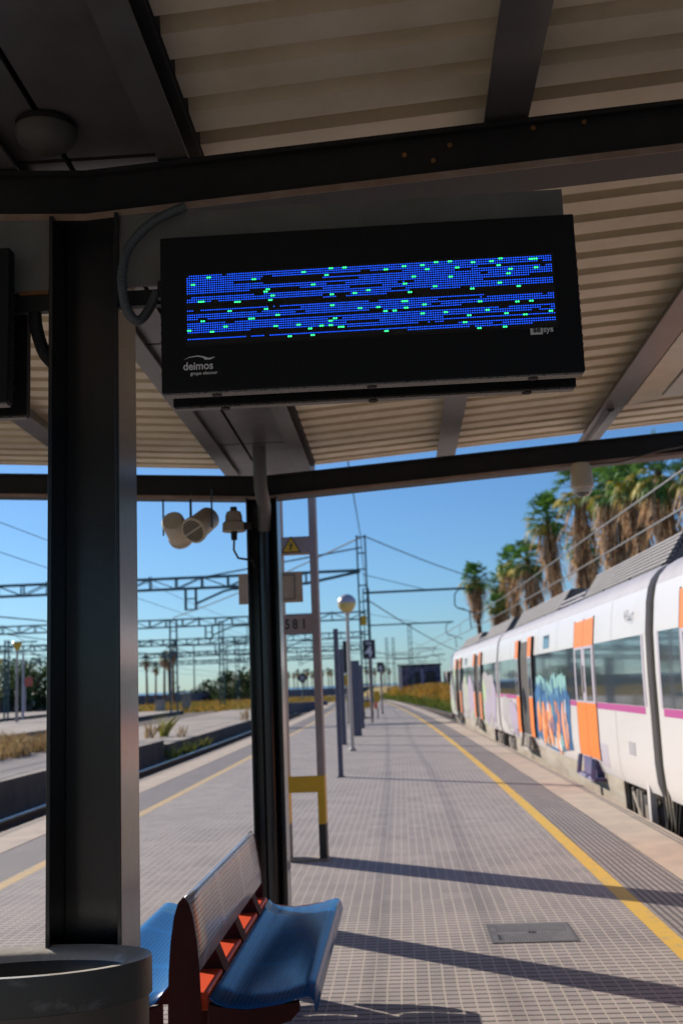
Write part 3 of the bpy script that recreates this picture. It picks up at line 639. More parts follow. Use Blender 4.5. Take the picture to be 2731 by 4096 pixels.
def small_canopy_things():
    def coil(path, r, name, label, m='conduit'):
        mb = MB(); pts = []
        P_ = [Vector(p) for p in path]
        # smooth path
        out = []
        for i in range(len(P_) - 1):
            p0, p1, p2, p3 = P_[max(i - 1, 0)], P_[i], P_[i + 1], P_[min(i + 2, len(P_) - 1)]
            for k in range(14):
                t = k / 14
                out.append(0.5 * ((2 * p1) + (-p0 + p2) * t + (2 * p0 - 5 * p1 + 4 * p2 - p3) * t * t + (-p0 + 3 * p1 - 3 * p2 + p3) * t ** 3))
        rs = [r * (1.0 if i % 2 else 0.95) for i in range(len(out))]
        mb.tube(out, rs, 12)
        return tag(mb.build(name, M[m], smooth=False), label, 'conduit', 'corrugated cable conduits')
    coil([(-0.60, 3.11, 3.095), (-0.70, 3.10, 3.045), (-0.772, 3.095, 2.97), (-0.795, 3.09, 2.89), (-0.793, 3.09, 2.80), (-0.775, 3.095, 2.745), (-0.75, 3.11, 2.73), (-0.725, 3.13, 2.77), (-0.70, 3.14, 2.83)], 0.0155, 'cable_conduit',
         'grey corrugated conduit looping beside the lit blue display')
    coil([(-1.10, 3.185, 2.86), (-1.098, 3.175, 2.80), (-1.09, 3.17, 2.74), (-1.065, 3.165, 2.665), (-1.03, 3.16, 2.62)], 0.021, 'cable_conduit',
         'dark corrugated conduit curving behind the near column, on its left', 'steel2')
    # bulkhead lamp under the valley
    T = thing('bulkhead_lamp', 'half-round bulkhead lamp in the dark valley of the canopy at upper left', 'lamp', (-1.0, 2.98, 3.33))
    mb = MB(); mb.lathe([(0.092, 0.0), (0.092, 0.02), (0.0, 0.02)], (-1.0, 2.98, 3.30), 24); mb.build('lamp_base', M['steel2'], T, smooth=True)
    mb = MB(); mb.lathe([(0.095, 0.0), (0.085, -0.03), (0.055, -0.052), (0.0, -0.06)], (-1.0, 2.98, 3.30), 24); mb.build('lamp_shade', M['dimglass'], T, smooth=True)
    # tube light along the right rafter
    T = thing('tube_light', 'long grey fluorescent fitting fixed beside the right-hand rafter', 'lamp', (1.64, 5.5, 3.38))
    mb = MB(); ya, yb = 3.6, 7.05
    z = lambda y: rz(1.66, y)
    mb.hexa([(1.595, ya, z(ya) - .12), (1.80, ya, z(ya) - .09), (1.80, yb, z(yb) - .09), (1.595, yb, z(yb) - .12), (1.60, ya, z(ya) - .03), (1.80, ya, z(ya) - .02), (1.80, yb, z(yb) - .02), (1.60, yb, z(yb) - .03)])
    mb.build('lamp_body', M['cream'], T, bevel=0.004)
    mb = MB()
    mb.hexa([(1.84, ya, z(ya) - .07), (1.96, ya, z(ya) - .06), (1.96, yb, z(yb) - .06), (1.84, yb, z(yb) - .07), (1.84, ya, z(ya) - .02), (1.96, ya, z(ya) - .02), (1.96, yb, z(yb) - .02), (1.84, yb, z(yb) - .02)])
    mb.build('diffuser', M['lampglass'], T, bevel=0.004)
    mb = MB()
    for y in (4.4, 4.9, 5.4, 5.9, 6.4, 6.85):
        mb.tube([(1.588, y, z(y) - .11), (1.575, y, z(y) - .085), (1.588, y, z(y) - .06)], 0.008, 6)
    build_each(mb, 'clip', M['steel2'], T)
    mb = MB(); mb.tube([(1.50, 7.1, z(7.1) - .115), (1.50, 8.1, z(8.1) - .115)], 0.03, 10); mb.build('cable_duct', M['soffit'], T, smooth=True)
    # loudspeakers
    def speaker(c, d, label):
        T = thing('loudspeaker', label, 'loudspeaker', c, 'loudspeakers hung from the far beam')
        q = Vector((0, 0, 1)).rotation_difference(Vector(d).normalized())
        mb = MB(); mb.lathe([(0.0, -0.13), (0.07, -0.128), (0.083, -0.11), (0.088, 0.09), (0.096, 0.095), (0.096, 0.12), (0.08, 0.124)], c, 28, q=q)
        b = mb.build('speaker_body', M['cream'], T, smooth=True)
        mb = MB(); mb.lathe([(0.0801, 0.121), (0.0, 0.124)], c, 28, q=q); g = mb.build('speaker_grille', M['grille'], T)
        mb = MB(); v = Vector(c)
        for k in range(-4, 5):
            w = math.sqrt(max(0.0062 - (k * .017) ** 2, 0))
            if k == 0: continue
            a, e = v + q @ Vector((-w, k * .017, .1255)), v + q @ Vector((w, k * .017, .1255)); mb.bar(a, e, 0.004)
        build_each(mb, 'grille_slot', M['seam'], g)
        mb = MB(); mb.bar(v + q @ Vector((-.082, 0, .1265)), v + q @ Vector((.082, 0, .1265)), 0.012, 0.006); mb.build('name_bar', M['cream'], g)
        mb = MB(); ax = (q @ Vector((1, 0, 0))); ax.z = 0; ax.normalize()
        for s in (-1, 1):
            p = v + ax * 0.103 * s
            mb.bar(p + Vector((0, 0, -0.04)), Vector((p.x, p.y, 3.0)), 0.012, 0.006)
        build_each(mb, 'hanger', M['wire_dark'], T)
    speaker((-1.56, 7.56, 2.755), (0.10, 1, -0.42), 'cream horn loudspeaker hanging at the left of the pair, back towards us')
    speaker((-1.355, 7.42, 2.765), (-0.42, -1, -0.62), 'cream horn loudspeaker with slotted round grille towards us, right one of the pair')
    # beacon on the far column
    T = thing('warning_beacon', 'small bell-shaped warning beacon with black cable on the far column', 'beacon', (-1.1, 7.42, 2.72))
    mb = MB(); mb.lathe([(0.0, .175), (0.022, .172), (0.026, .15), (0.05, .14), (0.06, .11), (0.062, .075), (0.08, .06), (0.083, 0.0), (0.0, 0.0)], (-1.125, 7.42, 2.70), 20); mb.build('beacon_body', M['grille'], T, smooth=True)
    mb = MB(); mb.lathe([(0.0, .18), (0.024, .176), (0.026, .148), (0.0, .148)], (-1.125, 7.42, 2.70), 12)
    mb.build('beacon_cap', M['steel2'], T)
    mb = MB(); mb.lathe([(0.024, -.0), (0.022, -.06), (0.0, -.062)], (-1.125, 7.42, 2.70), 12); mb.build('cable_gland', M['steel2'], T)
    mb = MB(); mb.box(-1.06, -1.0, 7.39, 7.45, 2.71, 2.76); mb.build('beacon_mount', M['steel2'], T)
    mb = MB(); mb.tube([(-1.125, 7.42, 2.64), (-1.13, 7.42, 2.57), (-1.10, 7.42, 2.51), (-1.05, 7.42, 2.50), (-1.0, 7.43, 2.49), (-.985, 7.43, 2.44)], 0.008, 6); mb.build('cable', M['seam'], T, smooth=True)
    # dome camera under the right arm
    c = (1.33, 7.43, 2.90)
    T = thing('dome_camera', 'cream dome security camera under the right arm of the far beam', 'security camera', c)
    mb = MB(); mb.lathe([(0.0, .17), (0.06, .17), (0.072, .15), (0.082, .03), (0.082, .0), (0.07, -.005)], c, 24); mb.build('camera_body', M['cream'], T, smooth=True)
    mb = MB(); mb.lathe([(0.066, .0), (0.06, -.035), (0.035, -.062), (0.0, -.07)], c, 24); mb.build('camera_dome', M['glass'], T, smooth=True)
    mb = MB(); mb.lathe([(0.070, .0), (0.066, -.04), (0.06, -.04), (0.062, .0)], c, 24); mb.build('dome_ring', M['lampglass'], T, smooth=True)
    mb = MB(); mb.tube([(1.38, 7.40, 3.05), (1.6, 7.40, 3.06), (1.9, 7.40, 3.13), (2.4, 7.40, 3.20)], 0.008, 6); mb.build('camera_cable', M['rafter'], T)
small_canopy_things()

# ------------------------------------------------------------------ bench and bin
def bench():
    T = thing('platform_bench', 'double-sided bench of perforated blue steel with red frame under the canopy', 'bench', (-0.87, 5.15, 0))
    y0, y1, bx = 4.24, 6.08, -0.87
    def sheet(prof, name, m='seat_blue', label=None, par=T, t=0.004):
        # prof: list of (x, z); extruded along y with UV in metres
        mb = MB(); s = [0]
        for a, b in zip(prof, prof[1:]): s.append(s[-1] + math.hypot(b[0] - a[0], b[1] - a[1]))
        ys = [y0 + (y1 - y0) * k / 8 for k in range(9)]
        for i in range(len(prof) - 1):
            (xa, za), (xb, zb) = prof[i], prof[i + 1]
            for ya, yb in zip(ys, ys[1:]):
                uv = [(s[i], ya - y0), (s[i + 1], ya - y0), (s[i + 1], yb - y0), (s[i], yb - y0)]
                mb.face([(xa, ya, za), (xb, ya, zb), (xb, yb, zb), (xa, yb, za)], uv)
        # weld verts so it smooths
        o = mb.build(name, M[m], par, smooth=True, fix=False)
        bm = bmesh.new(); bm.from_mesh(o.data); bmesh.ops.remove_doubles(bm, verts=bm.verts, dist=1e-5); bm.to_mesh(o.data); bm.free()
        sm = o.modifiers.new('thick', 'SOLIDIFY'); sm.thickness = t; sm.offset = -1
        if label: o['label'] = label
        return o
    for sg in (1, -1):
        pr = [(0.095, .455), (0.115, .435), (0.16, .418), (0.23, .412), (0.30, .416), (0.37, .428), (.43, .446), (.46, .452), (.478, .449), (.490, .435), (.499, .395)]
        sheet([(bx + sg * a, z) for a, z in pr], 'seat')
        pb = [(0.052, .545), (0.047, .61), (0.034, .70), (0.020, .78), (0.012, .806), (0.0, .812)]
        sheet([(bx + sg * a, z) for a, z in pb], 'backrest', 'seat_grey' if sg > 0 else 'seat_blue')
    # red bullet-shaped end plates
    for y in (y0 - 0.012, y1 + 0.006):
        mb = MB(); poly = []
        half = [(0.058, 0.0), (0.062, 0.15), (0.064, .30), (0.063, .42), (0.059, .55), (0.050, .66), (0.036, .75), (0.020, .80), (0.0, .822)]
        poly = [(bx + a, y, z) for a, z in half] + [(bx - a, y, z) for a, z in reversed(half[:-1])]
        mb.prism(poly, (0, 0.008, 0)); mb.build('end_plate', M['red'], T)
        for sg in (1, -1):
            mb = MB()
            p = [(0.09, .30), (0.30, .335), (0.40, .365), (0.435, .40), (0.43, .43), (0.36, .422), (0.23, .406), (0.12, .42), (0.09, .43)]
            mb.prism([(bx + sg * a, y + 0.008, z) for a, z in p], (0, 0.035, 0))
            mb.build('seat_arm', M['red'], T)
    for y in (4.60, 5.12, 5.68):
        for sg in (1, -1):
            mb = MB(); p = [(0.0, .33), (0.30, .335), (0.40, .365), (0.43, .40), (0.36, .416), (0.23, .400), (0.115, .42), (0.085, .475), (0.050, .56), (0.0, .565)]
            mb.prism([(bx + sg * a, y, z) for a, z in p], (0, 0.11, 0))
            mb.build('seat_arm', M['red'], T)
    mb = MB(); mb.box(bx - 0.05, bx + 0.085, y0 + 0.02, y1, .40, .468); mb.build('beam', M['brightred'], T, bevel=0.008)  # coloured as if sun came through the backrest gap
    for y in (4.55, 5.75):
        mb = MB(); mb.box(bx - 0.035, bx + 0.035, y - 0.035, y + 0.035, 0, .37); mb.box(bx - .12, bx + .12, y - .08, y + .08, 0.002, .012)
        mb.build('leg', M['red'], T)
bench()

def bin_():
    c = (-1.05, 2.975, 0); rot = R(7); ax, ay = 0.345, 0.180
    T = thing('litter_bin', 'oval grey litter bin with chipped rim in the near left corner', 'litter bin', c)
    L = lambda prof, cc=c: dict(prof=prof)
    mb = MB(); mb.lathe([(0.96, 0.02), (0.975, 0.815)], c, 64, ax, ay, rot); b = mb.build('bin_body', M['bin_body'], T, smooth=True)
    mb = MB(); mb.lathe([(0.97, 0.8), (1.0, 0.805), (1.0, 0.892), (0.992, 0.9)], c, 64, ax, ay, rot); mb.build('band', M['bin_band'], T, smooth=True)
    # funnel rim, drawn with equal width all round
    mb = MB(); n = 64; rings = []
    for (w, z) in ((0.002, 0.9), (0.045, 0.894), (0.066, 0.887), (0.074, 0.874), (0.078, 0.80), (0.078, 0.60)):
        ring = []
        for k in range(n):
            a = 2 * PI * k / n; x, y = (ax - w) * math.cos(a), (ay - w) * math.sin(a)
            ring.append((c[0] + x * math.cos(rot) - y * math.sin(rot), c[1] + x * math.sin(rot) + y * math.cos(rot), z))
        rings.append(ring)
    for i in range(len(rings) - 1):
        mb.mi = 0 if i < 3 else 1
        for k in range(n): mb.face([rings[i][k], rings[i][(k + 1) % n], rings[i + 1][(k + 1) % n], rings[i + 1][k]])
    o = mb.build('rim', [M['bin_top'], M['bin_in']], T, smooth=True, fix=False)
    bm = bmesh.new(); bm.from_mesh(o.data); bmesh.ops.remove_doubles(bm, verts=bm.verts, dist=1e-5); bm.to_mesh(o.data); bm.free()
    mb = MB(); mb.lathe([(0.62, 0.25), (0.0, 0.25)], c, 32, ax, ay, rot); mb.build('liner_floor', M['bin_in'], T)
    mb = MB()
    for k in range(-8, 30):
        for j in range(7):
            a = R(-40 + k * 3.0 + (1.5 if j % 2 else 0)); z = 0.70 - j * 0.022
            if k % 12 > 8: continue
            x, y = ax * 0.973 * math.cos(a), ay * 0.973 * math.sin(a)
            p = Vector((c[0] + x * math.cos(rot) - y * math.sin(rot), c[1] + x * math.sin(rot) + y * math.cos(rot), z))
            nrm = Vector((math.cos(a) / ax, math.sin(a) / ay, 0)).normalized(); nrm = Vector((nrm.x * math.cos(rot) - nrm.y * math.sin(rot), nrm.x * math.sin(rot) + nrm.y * math.cos(rot), 0))
            q = Vector((0, 0, 1)).rotation_difference(nrm)
            mb.lathe([(0.0, 0.0006), (0.0032, 0.0006), (0.0036, -0.001)], p, 6, q=q)
    mb.build('perforation', M['seam'], b)
bin_()

def hatch():
    T = thing('access_cover', 'worn ribbed iron access cover set in the paving by the right yellow line', 'access cover', (0.75, 7.17, 0))
    mb = MB(); mb.box(0.50, 1.0, 6.92, 7.42, 0.001, 0.006); mb.build('cover_plate', M['cover'], T)
    mb = MB()
    for k in range(22):
        x = 0.535 + k * 0.0205
        for ya, yb in ((6.96, 7.12), (7.2, 7.38)):
            if k > 15 and ya < 7: continue
            mb.box(x, x + 0.008, ya, yb, 0.006, 0.008)
    mb.build('rib', M['cover_rib'], T)
    mb = MB(); mb.box(0.73, 0.78, 7.145, 7.18, 0.006, 0.0085); mb.box(0.53, 0.55, 6.98, 7.1, 0.006, 0.0085); build_each(mb, 'lifting_slot', M['seam'], T)
    mb = MB()
    for a in ((0.485, 0.5, 6.905, 7.435), (1.0, 1.015, 6.905, 7.435)): mb.box(*a, 0.001, 0.005)
    for a in ((0.5, 1.0, 6.905, 6.92), (0.5, 1.0, 7.42, 7.435)): mb.box(*a, 0.001, 0.005)
    mb.build('cover_frame', M['cover_rib'], T)
hatch()

# ------------------------------------------------------------------ masts, gantries, platform posts
def near_mast():
    x0, x1, y = -1.13, -0.79, 10.3
    T = thing('catenary_mast', 'grey twin-channel catenary mast with yellow and black feet just beyond the canopy', 'catenary mast', (-0.96, y, 0))
    for x in (x0, x1):
        mb = MB(); mb.box(x - 0.033, x + 0.033, y - 0.06, y + 0.189, 0.77, 8.6); mb.build('mast_leg', M['mast'], T, bevel=0.003)
        mb = MB(); mb.box(x - 0.034, x + 0.034, y - 0.061, y + 0.19, 0.33, 0.77); mb.mi = 1; mb.box(x - 0.034, x + 0.034, y - 0.061, y + 0.19, 0.004, 0.33)
        mb.build('hazard_foot', [M['hazard'], M['hazblack']], T)
    for z0, z1 in ((2.88, 3.04), (2.10, 2.28), (1.35, 1.5), (3.7, 3.86), (4.5, 4.66), (5.3, 5.46), (6.1, 6.26), (6.9, 7.06), (7.7, 7.86)):
        mb = MB(); mb.box(x0 + 0.033, x1 - 0.033, y - 0.058, y - 0.045, z0, z1)
        if z0 == 1.35: continue
        mb.build('batten', M['mast'], T)
    mb = MB(); mb.box(x0 + 0.034, x1 - 0.034, y - 0.061, y - 0.045, 0.62, 0.77); mb.build('hazard_bar', M['hazard'], T)
    mb = MB(); mb.box(x0 + 0.033, x1 - 0.033, y - 0.045, y + 0.0, 2.865, 2.885); mb.build('batten_lip', M['beige'], T)
    # warning triangle
    cx_, cz = -1.0, 2.955; mb = MB()
    mb.prism([(cx_ - 0.095, y - 0.060, cz - 0.068), (cx_ + 0.095, y - 0.060, cz - 0.068), (cx_, y - 0.060, cz + 0.095)], (0, -0.003, 0))
    tr = mb.build('warning_plate', M['hazblack'], T)
    mb = MB(); mb.prism([(cx_ - 0.078, y - 0.0635, cz - 0.058), (cx_ + 0.078, y - 0.0635, cz - 0.058), (cx_, y - 0.0635, cz + 0.076)], (0, -0.002, 0))
    mb.build('yellow_face', M['hazard'], tr)
    mb = MB(); zz = [(0.012, .045), (-0.02, -.005), (-0.002, -.003), (-0.012, -.03), (-0.018, -.027), (-0.012, -.048), (0.006, -.034), (-.001, -.033), (0.02, .01), (0.002, .008)]
    mb.prism([(cx_ + a, y - 0.066, cz + b) for a, b in zz], (0, -0.001, 0)); mb.build('lightning_mark', M['hazblack'], tr)
    text('5', 0.13, M['hazblack'], 'mast_number', T, (-1.085, y - 0.0595, 2.15), (PI / 2, 0, 0), bold=0.003, sx=0.8)
    text('8', 0.13, M['hazblack'], 'mast_number', T, (-1.01, y - 0.0595, 2.15), (PI / 2, 0, 0), bold=0.003, sx=0.8)
    text('1', 0.13, M['hazblack'], 'mast_number', T, (-0.925, y - 0.0595, 2.15), (PI / 2, 0, 0), bold=0.004, sx=0.8)
    mb = MB(); mb.box(x0 - 0.05, x1 + 0.05, y - 0.09, y + 0.09, 0.002, 0.02)
    mb.build('footing', M['pale_concrete'], T)
    T2 = thing('beige_notice', 'blank beige notice panel half hidden behind the far column', 'notice panel', (-1.12, 9.5, 2.35))
    mb = MB(); mb.box(-1.41, -0.835, 9.49, 9.51, 2.345, 2.62); mb.build('panel', M['beige'], T2, bevel=0.003)
    mb = MB()
    for a in ((-1.2, -0.90, 2.585, 2.595), (-1.2, -0.90, 2.37, 2.38)): mb.box(a[0], a[1], 9.483, 9.49, a[2], a[3])
    for a in (-1.2, -0.91): mb.box(a, a + .01, 9.483, 9.49, 2.38, 2.585)
    mb.build('panel_frame', M['carrier'], T2)
    mb = MB(); mb.tube([(-1.15, 9.515, 2.5), (-1.13, 10.24, 2.5)], 0.02, 8); mb.build('support_arm', M['mast'], T2)
near_mast()

def lattice(mb, x, y, z0, z1, w, d=0.18, n=None, leg=0.05, batt=True):
    for dx in (-w / 2, w / 2): mb.box(x + dx - leg / 2, x + dx + leg / 2, y - d / 2, y + d / 2, z0, z1)
    n = n or int((z1 - z0) / 0.75)
    for k in range(n + 1):
        z = z0 + (z1 - z0) * k / n * 0.985
        mb.box(x - w / 2 + leg / 2, x + w / 2 - leg / 2, y - d / 2 + .01, y - d / 2 + .05, z, z + 0.06)
def mast(x, y, h, label, w=0.34, z0=-0.1, arm=None, base_yellow=False, wide=0.06, m='galv'):
    T = thing('catenary_mast', label, 'catenary mast', (x, y, z0), 'catenary masts across the yard')
    mb = MB(); lattice(mb, x, y, z0, h, w, leg=wide); mb.build('lattice', M[m], T)
    if arm:
        x1, z = arm; mb = MB(); mb.bar((x, y, z), (x1, y, z + 0.02), 0.09, 0.10); s = 1 if x1 > x else -1
        mb.bar((x, y, z + 0.9), (x + (x1 - x) * .6, y, z + 0.05), 0.03)
        mb.build('cantilever', M[m], T)
        mb = MB(); xe = x1 - s * 0.25
        mb.tube([(x1, y, z), (xe - s * .12, y, z - 0.03), (xe - s * .3, y, z - 0.25), (xe - s * .32, y, z - 0.75), (xe - s * .2, y, z - 0.9), (xe + s * .15, y, z - 0.98)], 0.035, 6)
        mb.tube([(xe - s * .2, y, z - 0.9), (xe + s * .9, y, z - 1.25)], 0.03, 6)
        mb.tube([(xe + s * .35, y, z - 1.05), (xe + s * .40, y, z - 1.9)], 0.03, 6)
        mb.build('registration_arm', M[m], T, smooth=True)
    if base_yellow:
        for dx in (-w / 2, w / 2):
            mb = MB(); mb.box(x + dx - 0.06, x + dx + 0.06, y - .12, y + .12, 0.3, 0.75); mb.mi = 1; mb.box(x + dx - 0.06, x + dx + 0.06, y - .12, y + .12, 0.0, 0.3)
            mb.build('hazard_foot', [M['hazard'], M['hazblack']], T)
        mb = MB(); mb.box(x - w / 2 + .06, x + w / 2 - .06, y - .125, y - .10, 0.5, 0.78); mb.build('hazard_bar', M['hazard'], T)
    return T
def gantry(y, xa, xb, z, h, label, taper=None, hangers=(), legs=(), m='galv', t=0.09):
    T = thing('catenary_gantry', label, 'catenary gantry', (xb, y, z), 'truss gantries over the yard')
    mb = MB(); xt = xb if taper is None else taper
    for yy in (y - 0.2, y + 0.2):
        mb.bar((xa, yy, z), (xb, yy, z), t); mb.bar((xa, yy, z - h), (xt, yy, z - h), t)
        if taper is not None: mb.bar((xt, yy, z - h), (xb, yy, z - 0.06), t)
        n = int(abs(xt - xa) / 1.25); dx = (xt - xa) / n
        for k in range(n + 1):
            x = xa + k * dx; mb.bar((x, yy, z - h), (x, yy, z + (0.12 if k % 4 == 0 else 0)), t * 0.7)
            if k < n:
                if k % 2: mb.bar((x, yy, z - h), (x + dx, yy, z), t * .5)
                else: mb.bar((x, yy, z), (x + dx, yy, z - h), t * .5)
    mb.build('truss', M[m], T)
    for x in hangers:
        mb = MB(); lattice(mb, x, y, z - h - 1.05, z - h, 0.5, leg=0.10, n=2)
        mb.tube([(x + 0.25, y, z - h - .75), (x + 1.6, y, z - h - 0.2), (x + 2.0, y, z - h - .12), (x + 3.2, y, z - h - .12)], 0.06, 6)
        mb.tube([(x + 2.9, y, z - h - .12), (x + 2.9, y, z - h - 1.2)], 0.04, 5)
        mb.build('drop_bracket', M[m], T)
    for x in legs:
        mb = MB(); lattice(mb, x, y, -0.1, z, 0.5, leg=0.10); mb.build('portal_leg', M[m], T)
    return T
mast(-1.60, 51, 8.7, 'tall open mast rising behind the globe lamp, its feet painted yellow', 0.40, 0.004, (3.3, 5.9), True, 0.075)
mast(-2.3, 80, 8.7, 'second mast of the row, seen close behind the tall one with the yellow feet', 0.42, 0.0, (4.1, 5.9), False, 0.08)
mast(1.35, 131, 8.6, 'dark single mast standing in front of the mural building', 0.36, 0.2, (4.6, 5.6), False, 0.09)
mast(-1.9, 165, 8.5, 'thin far mast left of the mural building, left one of two', 0.3, 0.0, (3.2, 5.8), False, 0.1)
mast(-0.9, 165, 8.5, 'thin far mast left of the mural building, right one of two', 0.3, 0.0, (4.4, 5.2), False, 0.1)
mast(-18.6, 112, 8.8, 'latticed mast in the yard among the shrubs left of the far column', 0.42, -0.4, (-13.5, 6.6), False, 0.1)
mast(-22.4, 148, 8.6, 'paler latticed mast above the shrubs close to the far column', 0.42, -0.4, (-17.5, 6.2), False, 0.1)
mast(-31.5, 85, 6.2, 'short mast with bracket arms above the trees at far left', 0.3, -0.4, (-29.0, 6.0), False, 0.09)
for k, (px, Y) in enumerate(((-36.5, 190), (-33, 205), (-30.5, 230))):
    T = tag(MB().build('tmp', M['galv']) if False else thing('lamp_mast', 'pale slender mast on the skyline, one of three beside the latticed mast', 'mast', (px, Y, -0.4), 'slender masts on the skyline'))
    mb = MB(); mb.tube([(px, Y, -0.4), (px, Y, 9.5 + k)], [0.14, 0.09], 6); mb.build('mast_pole', M['galv'], T)
gantry(51, -32, -1.7, 7.0, 0.52, 'nearest truss gantry with drop bracket, crossing the yard at the left', -4.3, (-9.9,), (-31.5,))
gantry(80, -40, -2.4, 6.95, 0.55, 'second truss gantry across the yard, standing on a lattice leg among the palms', None, (-14.2,), (-16.9, -39.5))
gantry(112, -46, -3.5, 7.0, 0.6, 'third truss gantry across the yard, half lost among wires', None, (-12, -19), (-45,), t=0.11)
gantry(150, -52, -5.5, 7.0, 0.6, 'fourth truss gantry, small and pale among far wires', None, (-14, -22), (-51,), t=0.13)
gantry(195, -55, -9, 7.0, 0.6, 'farthest truss gantry, low on the skyline', None, (-18, -28), (-54,), t=0.15)

def wires():
    def along(f, u, z, y0, y1, r, m, label, sag=0.0, grp='overhead wires along the tracks'):
        mb = MB(); ys = [y0 + (y1 - y0) * k / 30 for k in range(31)]
        mb.tube([(f(u, y), y, z - sag * math.sin(PI * ((y - 51) % 29) / 29)) for y in ys], r, 5)
        return tag(mb.build('overhead_wire', M[m]), label, 'wire', grp)
    along(XR, 4.2, 4.45, -6, 150, 0.017, 'wire', 'thick upper wire above the parked train', 0.05)
    along(XR, 4.2, 3.90, -6, 150, 0.017, 'wire', 'thick lower wire above the parked train')
    mb = MB()
    for y in (9.5, 14.5, 19.5, 24.5, 30, 36, 42, 48, 55, 62): mb.tube([(XR(4.2, y), y, 3.9), (XR(4.2, y), y, 4.42)], 0.008, 4)
    tag(mb.build('dropper_wire', M['wire'], None), 'thin droppers joining the two thick wires above the train', 'wire', None, 'stuff')
    along(XL, -6.35, 4.50, -4, 180, 0.007, 'wire_dark', 'dark upper wire over the empty track beside the platform', 0.12)
    along(XL, -6.35, 3.95, -4, 180, 0.007, 'wire_dark', 'dark lower wire over the empty track beside the platform')
    along(XL, -16.4, 5.2, 5, 200, 0.03, 'wire_dark', 'wire over the dead track behind the first disused platform', 0.3)
    along(XL, -16.4, 4.3, 5, 200, 0.022, 'wire_dark', 'lower wire over the dead track behind the first disused platform')
    along(XL, -29.5, 5.4, 10, 220, 0.03, 'wire_dark', 'wire over the farthest dead track of the yard', 0.3)
    along(XL, -29.5, 4.4, 10, 220, 0.022, 'wire_dark', 'lower wire over the farthest dead track of the yard')
    def span(a, b, r, label, sag=0.3):
        mb = MB(); a, b = Vector(a), Vector(b)
        mb.tube([a.lerp(b, k / 10) - Vector((0, 0, sag * math.sin(PI * k / 10))) for k in range(11)], r, 5)
        tag(mb.build('overhead_wire', M['wire_dark']), label, 'wire', 'feeder wires from the tall mast')
    span((-0.96, 10.3, 8.6), (-1.6, 51, 8.65), 0.022, 'feeder running overhead from the near mast to the tall mast', 0.25)
    span((-1.6, 51, 8.6), (-2.3, 80, 8.6), 0.025, 'feeder between the tall mast and the one behind it', 0.2)
    span((-1.6, 51, 8.6), (-16.9, 80, 7.1), 0.04, 'feeder from the top of the tall mast down to the lattice leg by the palms', 0.2)
    span((-1.6, 51, 8.1), (-9.5, 51.2, 7.0), 0.04, 'stay from the tall mast down to the nearest gantry', 0.0)
    span((-1.45, 51, 8.65), (12, 90, 9.0), 0.03, 'thin line from the top of the tall mast towards the leftmost palm', 0.6)
    span((-1.45, 51, 5.6), (9, 130, 4.5), 0.03, 'faint line from the tall mast down to the right over the track', 0.5)
    for k, (xa, ya, xb, yb, z) in enumerate(((-45, 70, -4, 115, 6.0), (-50, 95, -4, 150, 6.2), (-52, 130, -8, 190, 6.3), (-3, 115, 3.6, 190, 5.2), (-8, 150, 6, 150, 6.0), (-6, 165, 7, 165, 4.8), (-6, 190, 8, 190, 6.2), (-4, 120, 5, 120, 4.6))):
        span((xa, ya, z), (xb, yb, z), 0.035, ('sagging cross wire in the tangle of the yard, number of them overlapping', )[0] if False else 'thin cross wire in the tangle above the far yard', 0.3)
wires()

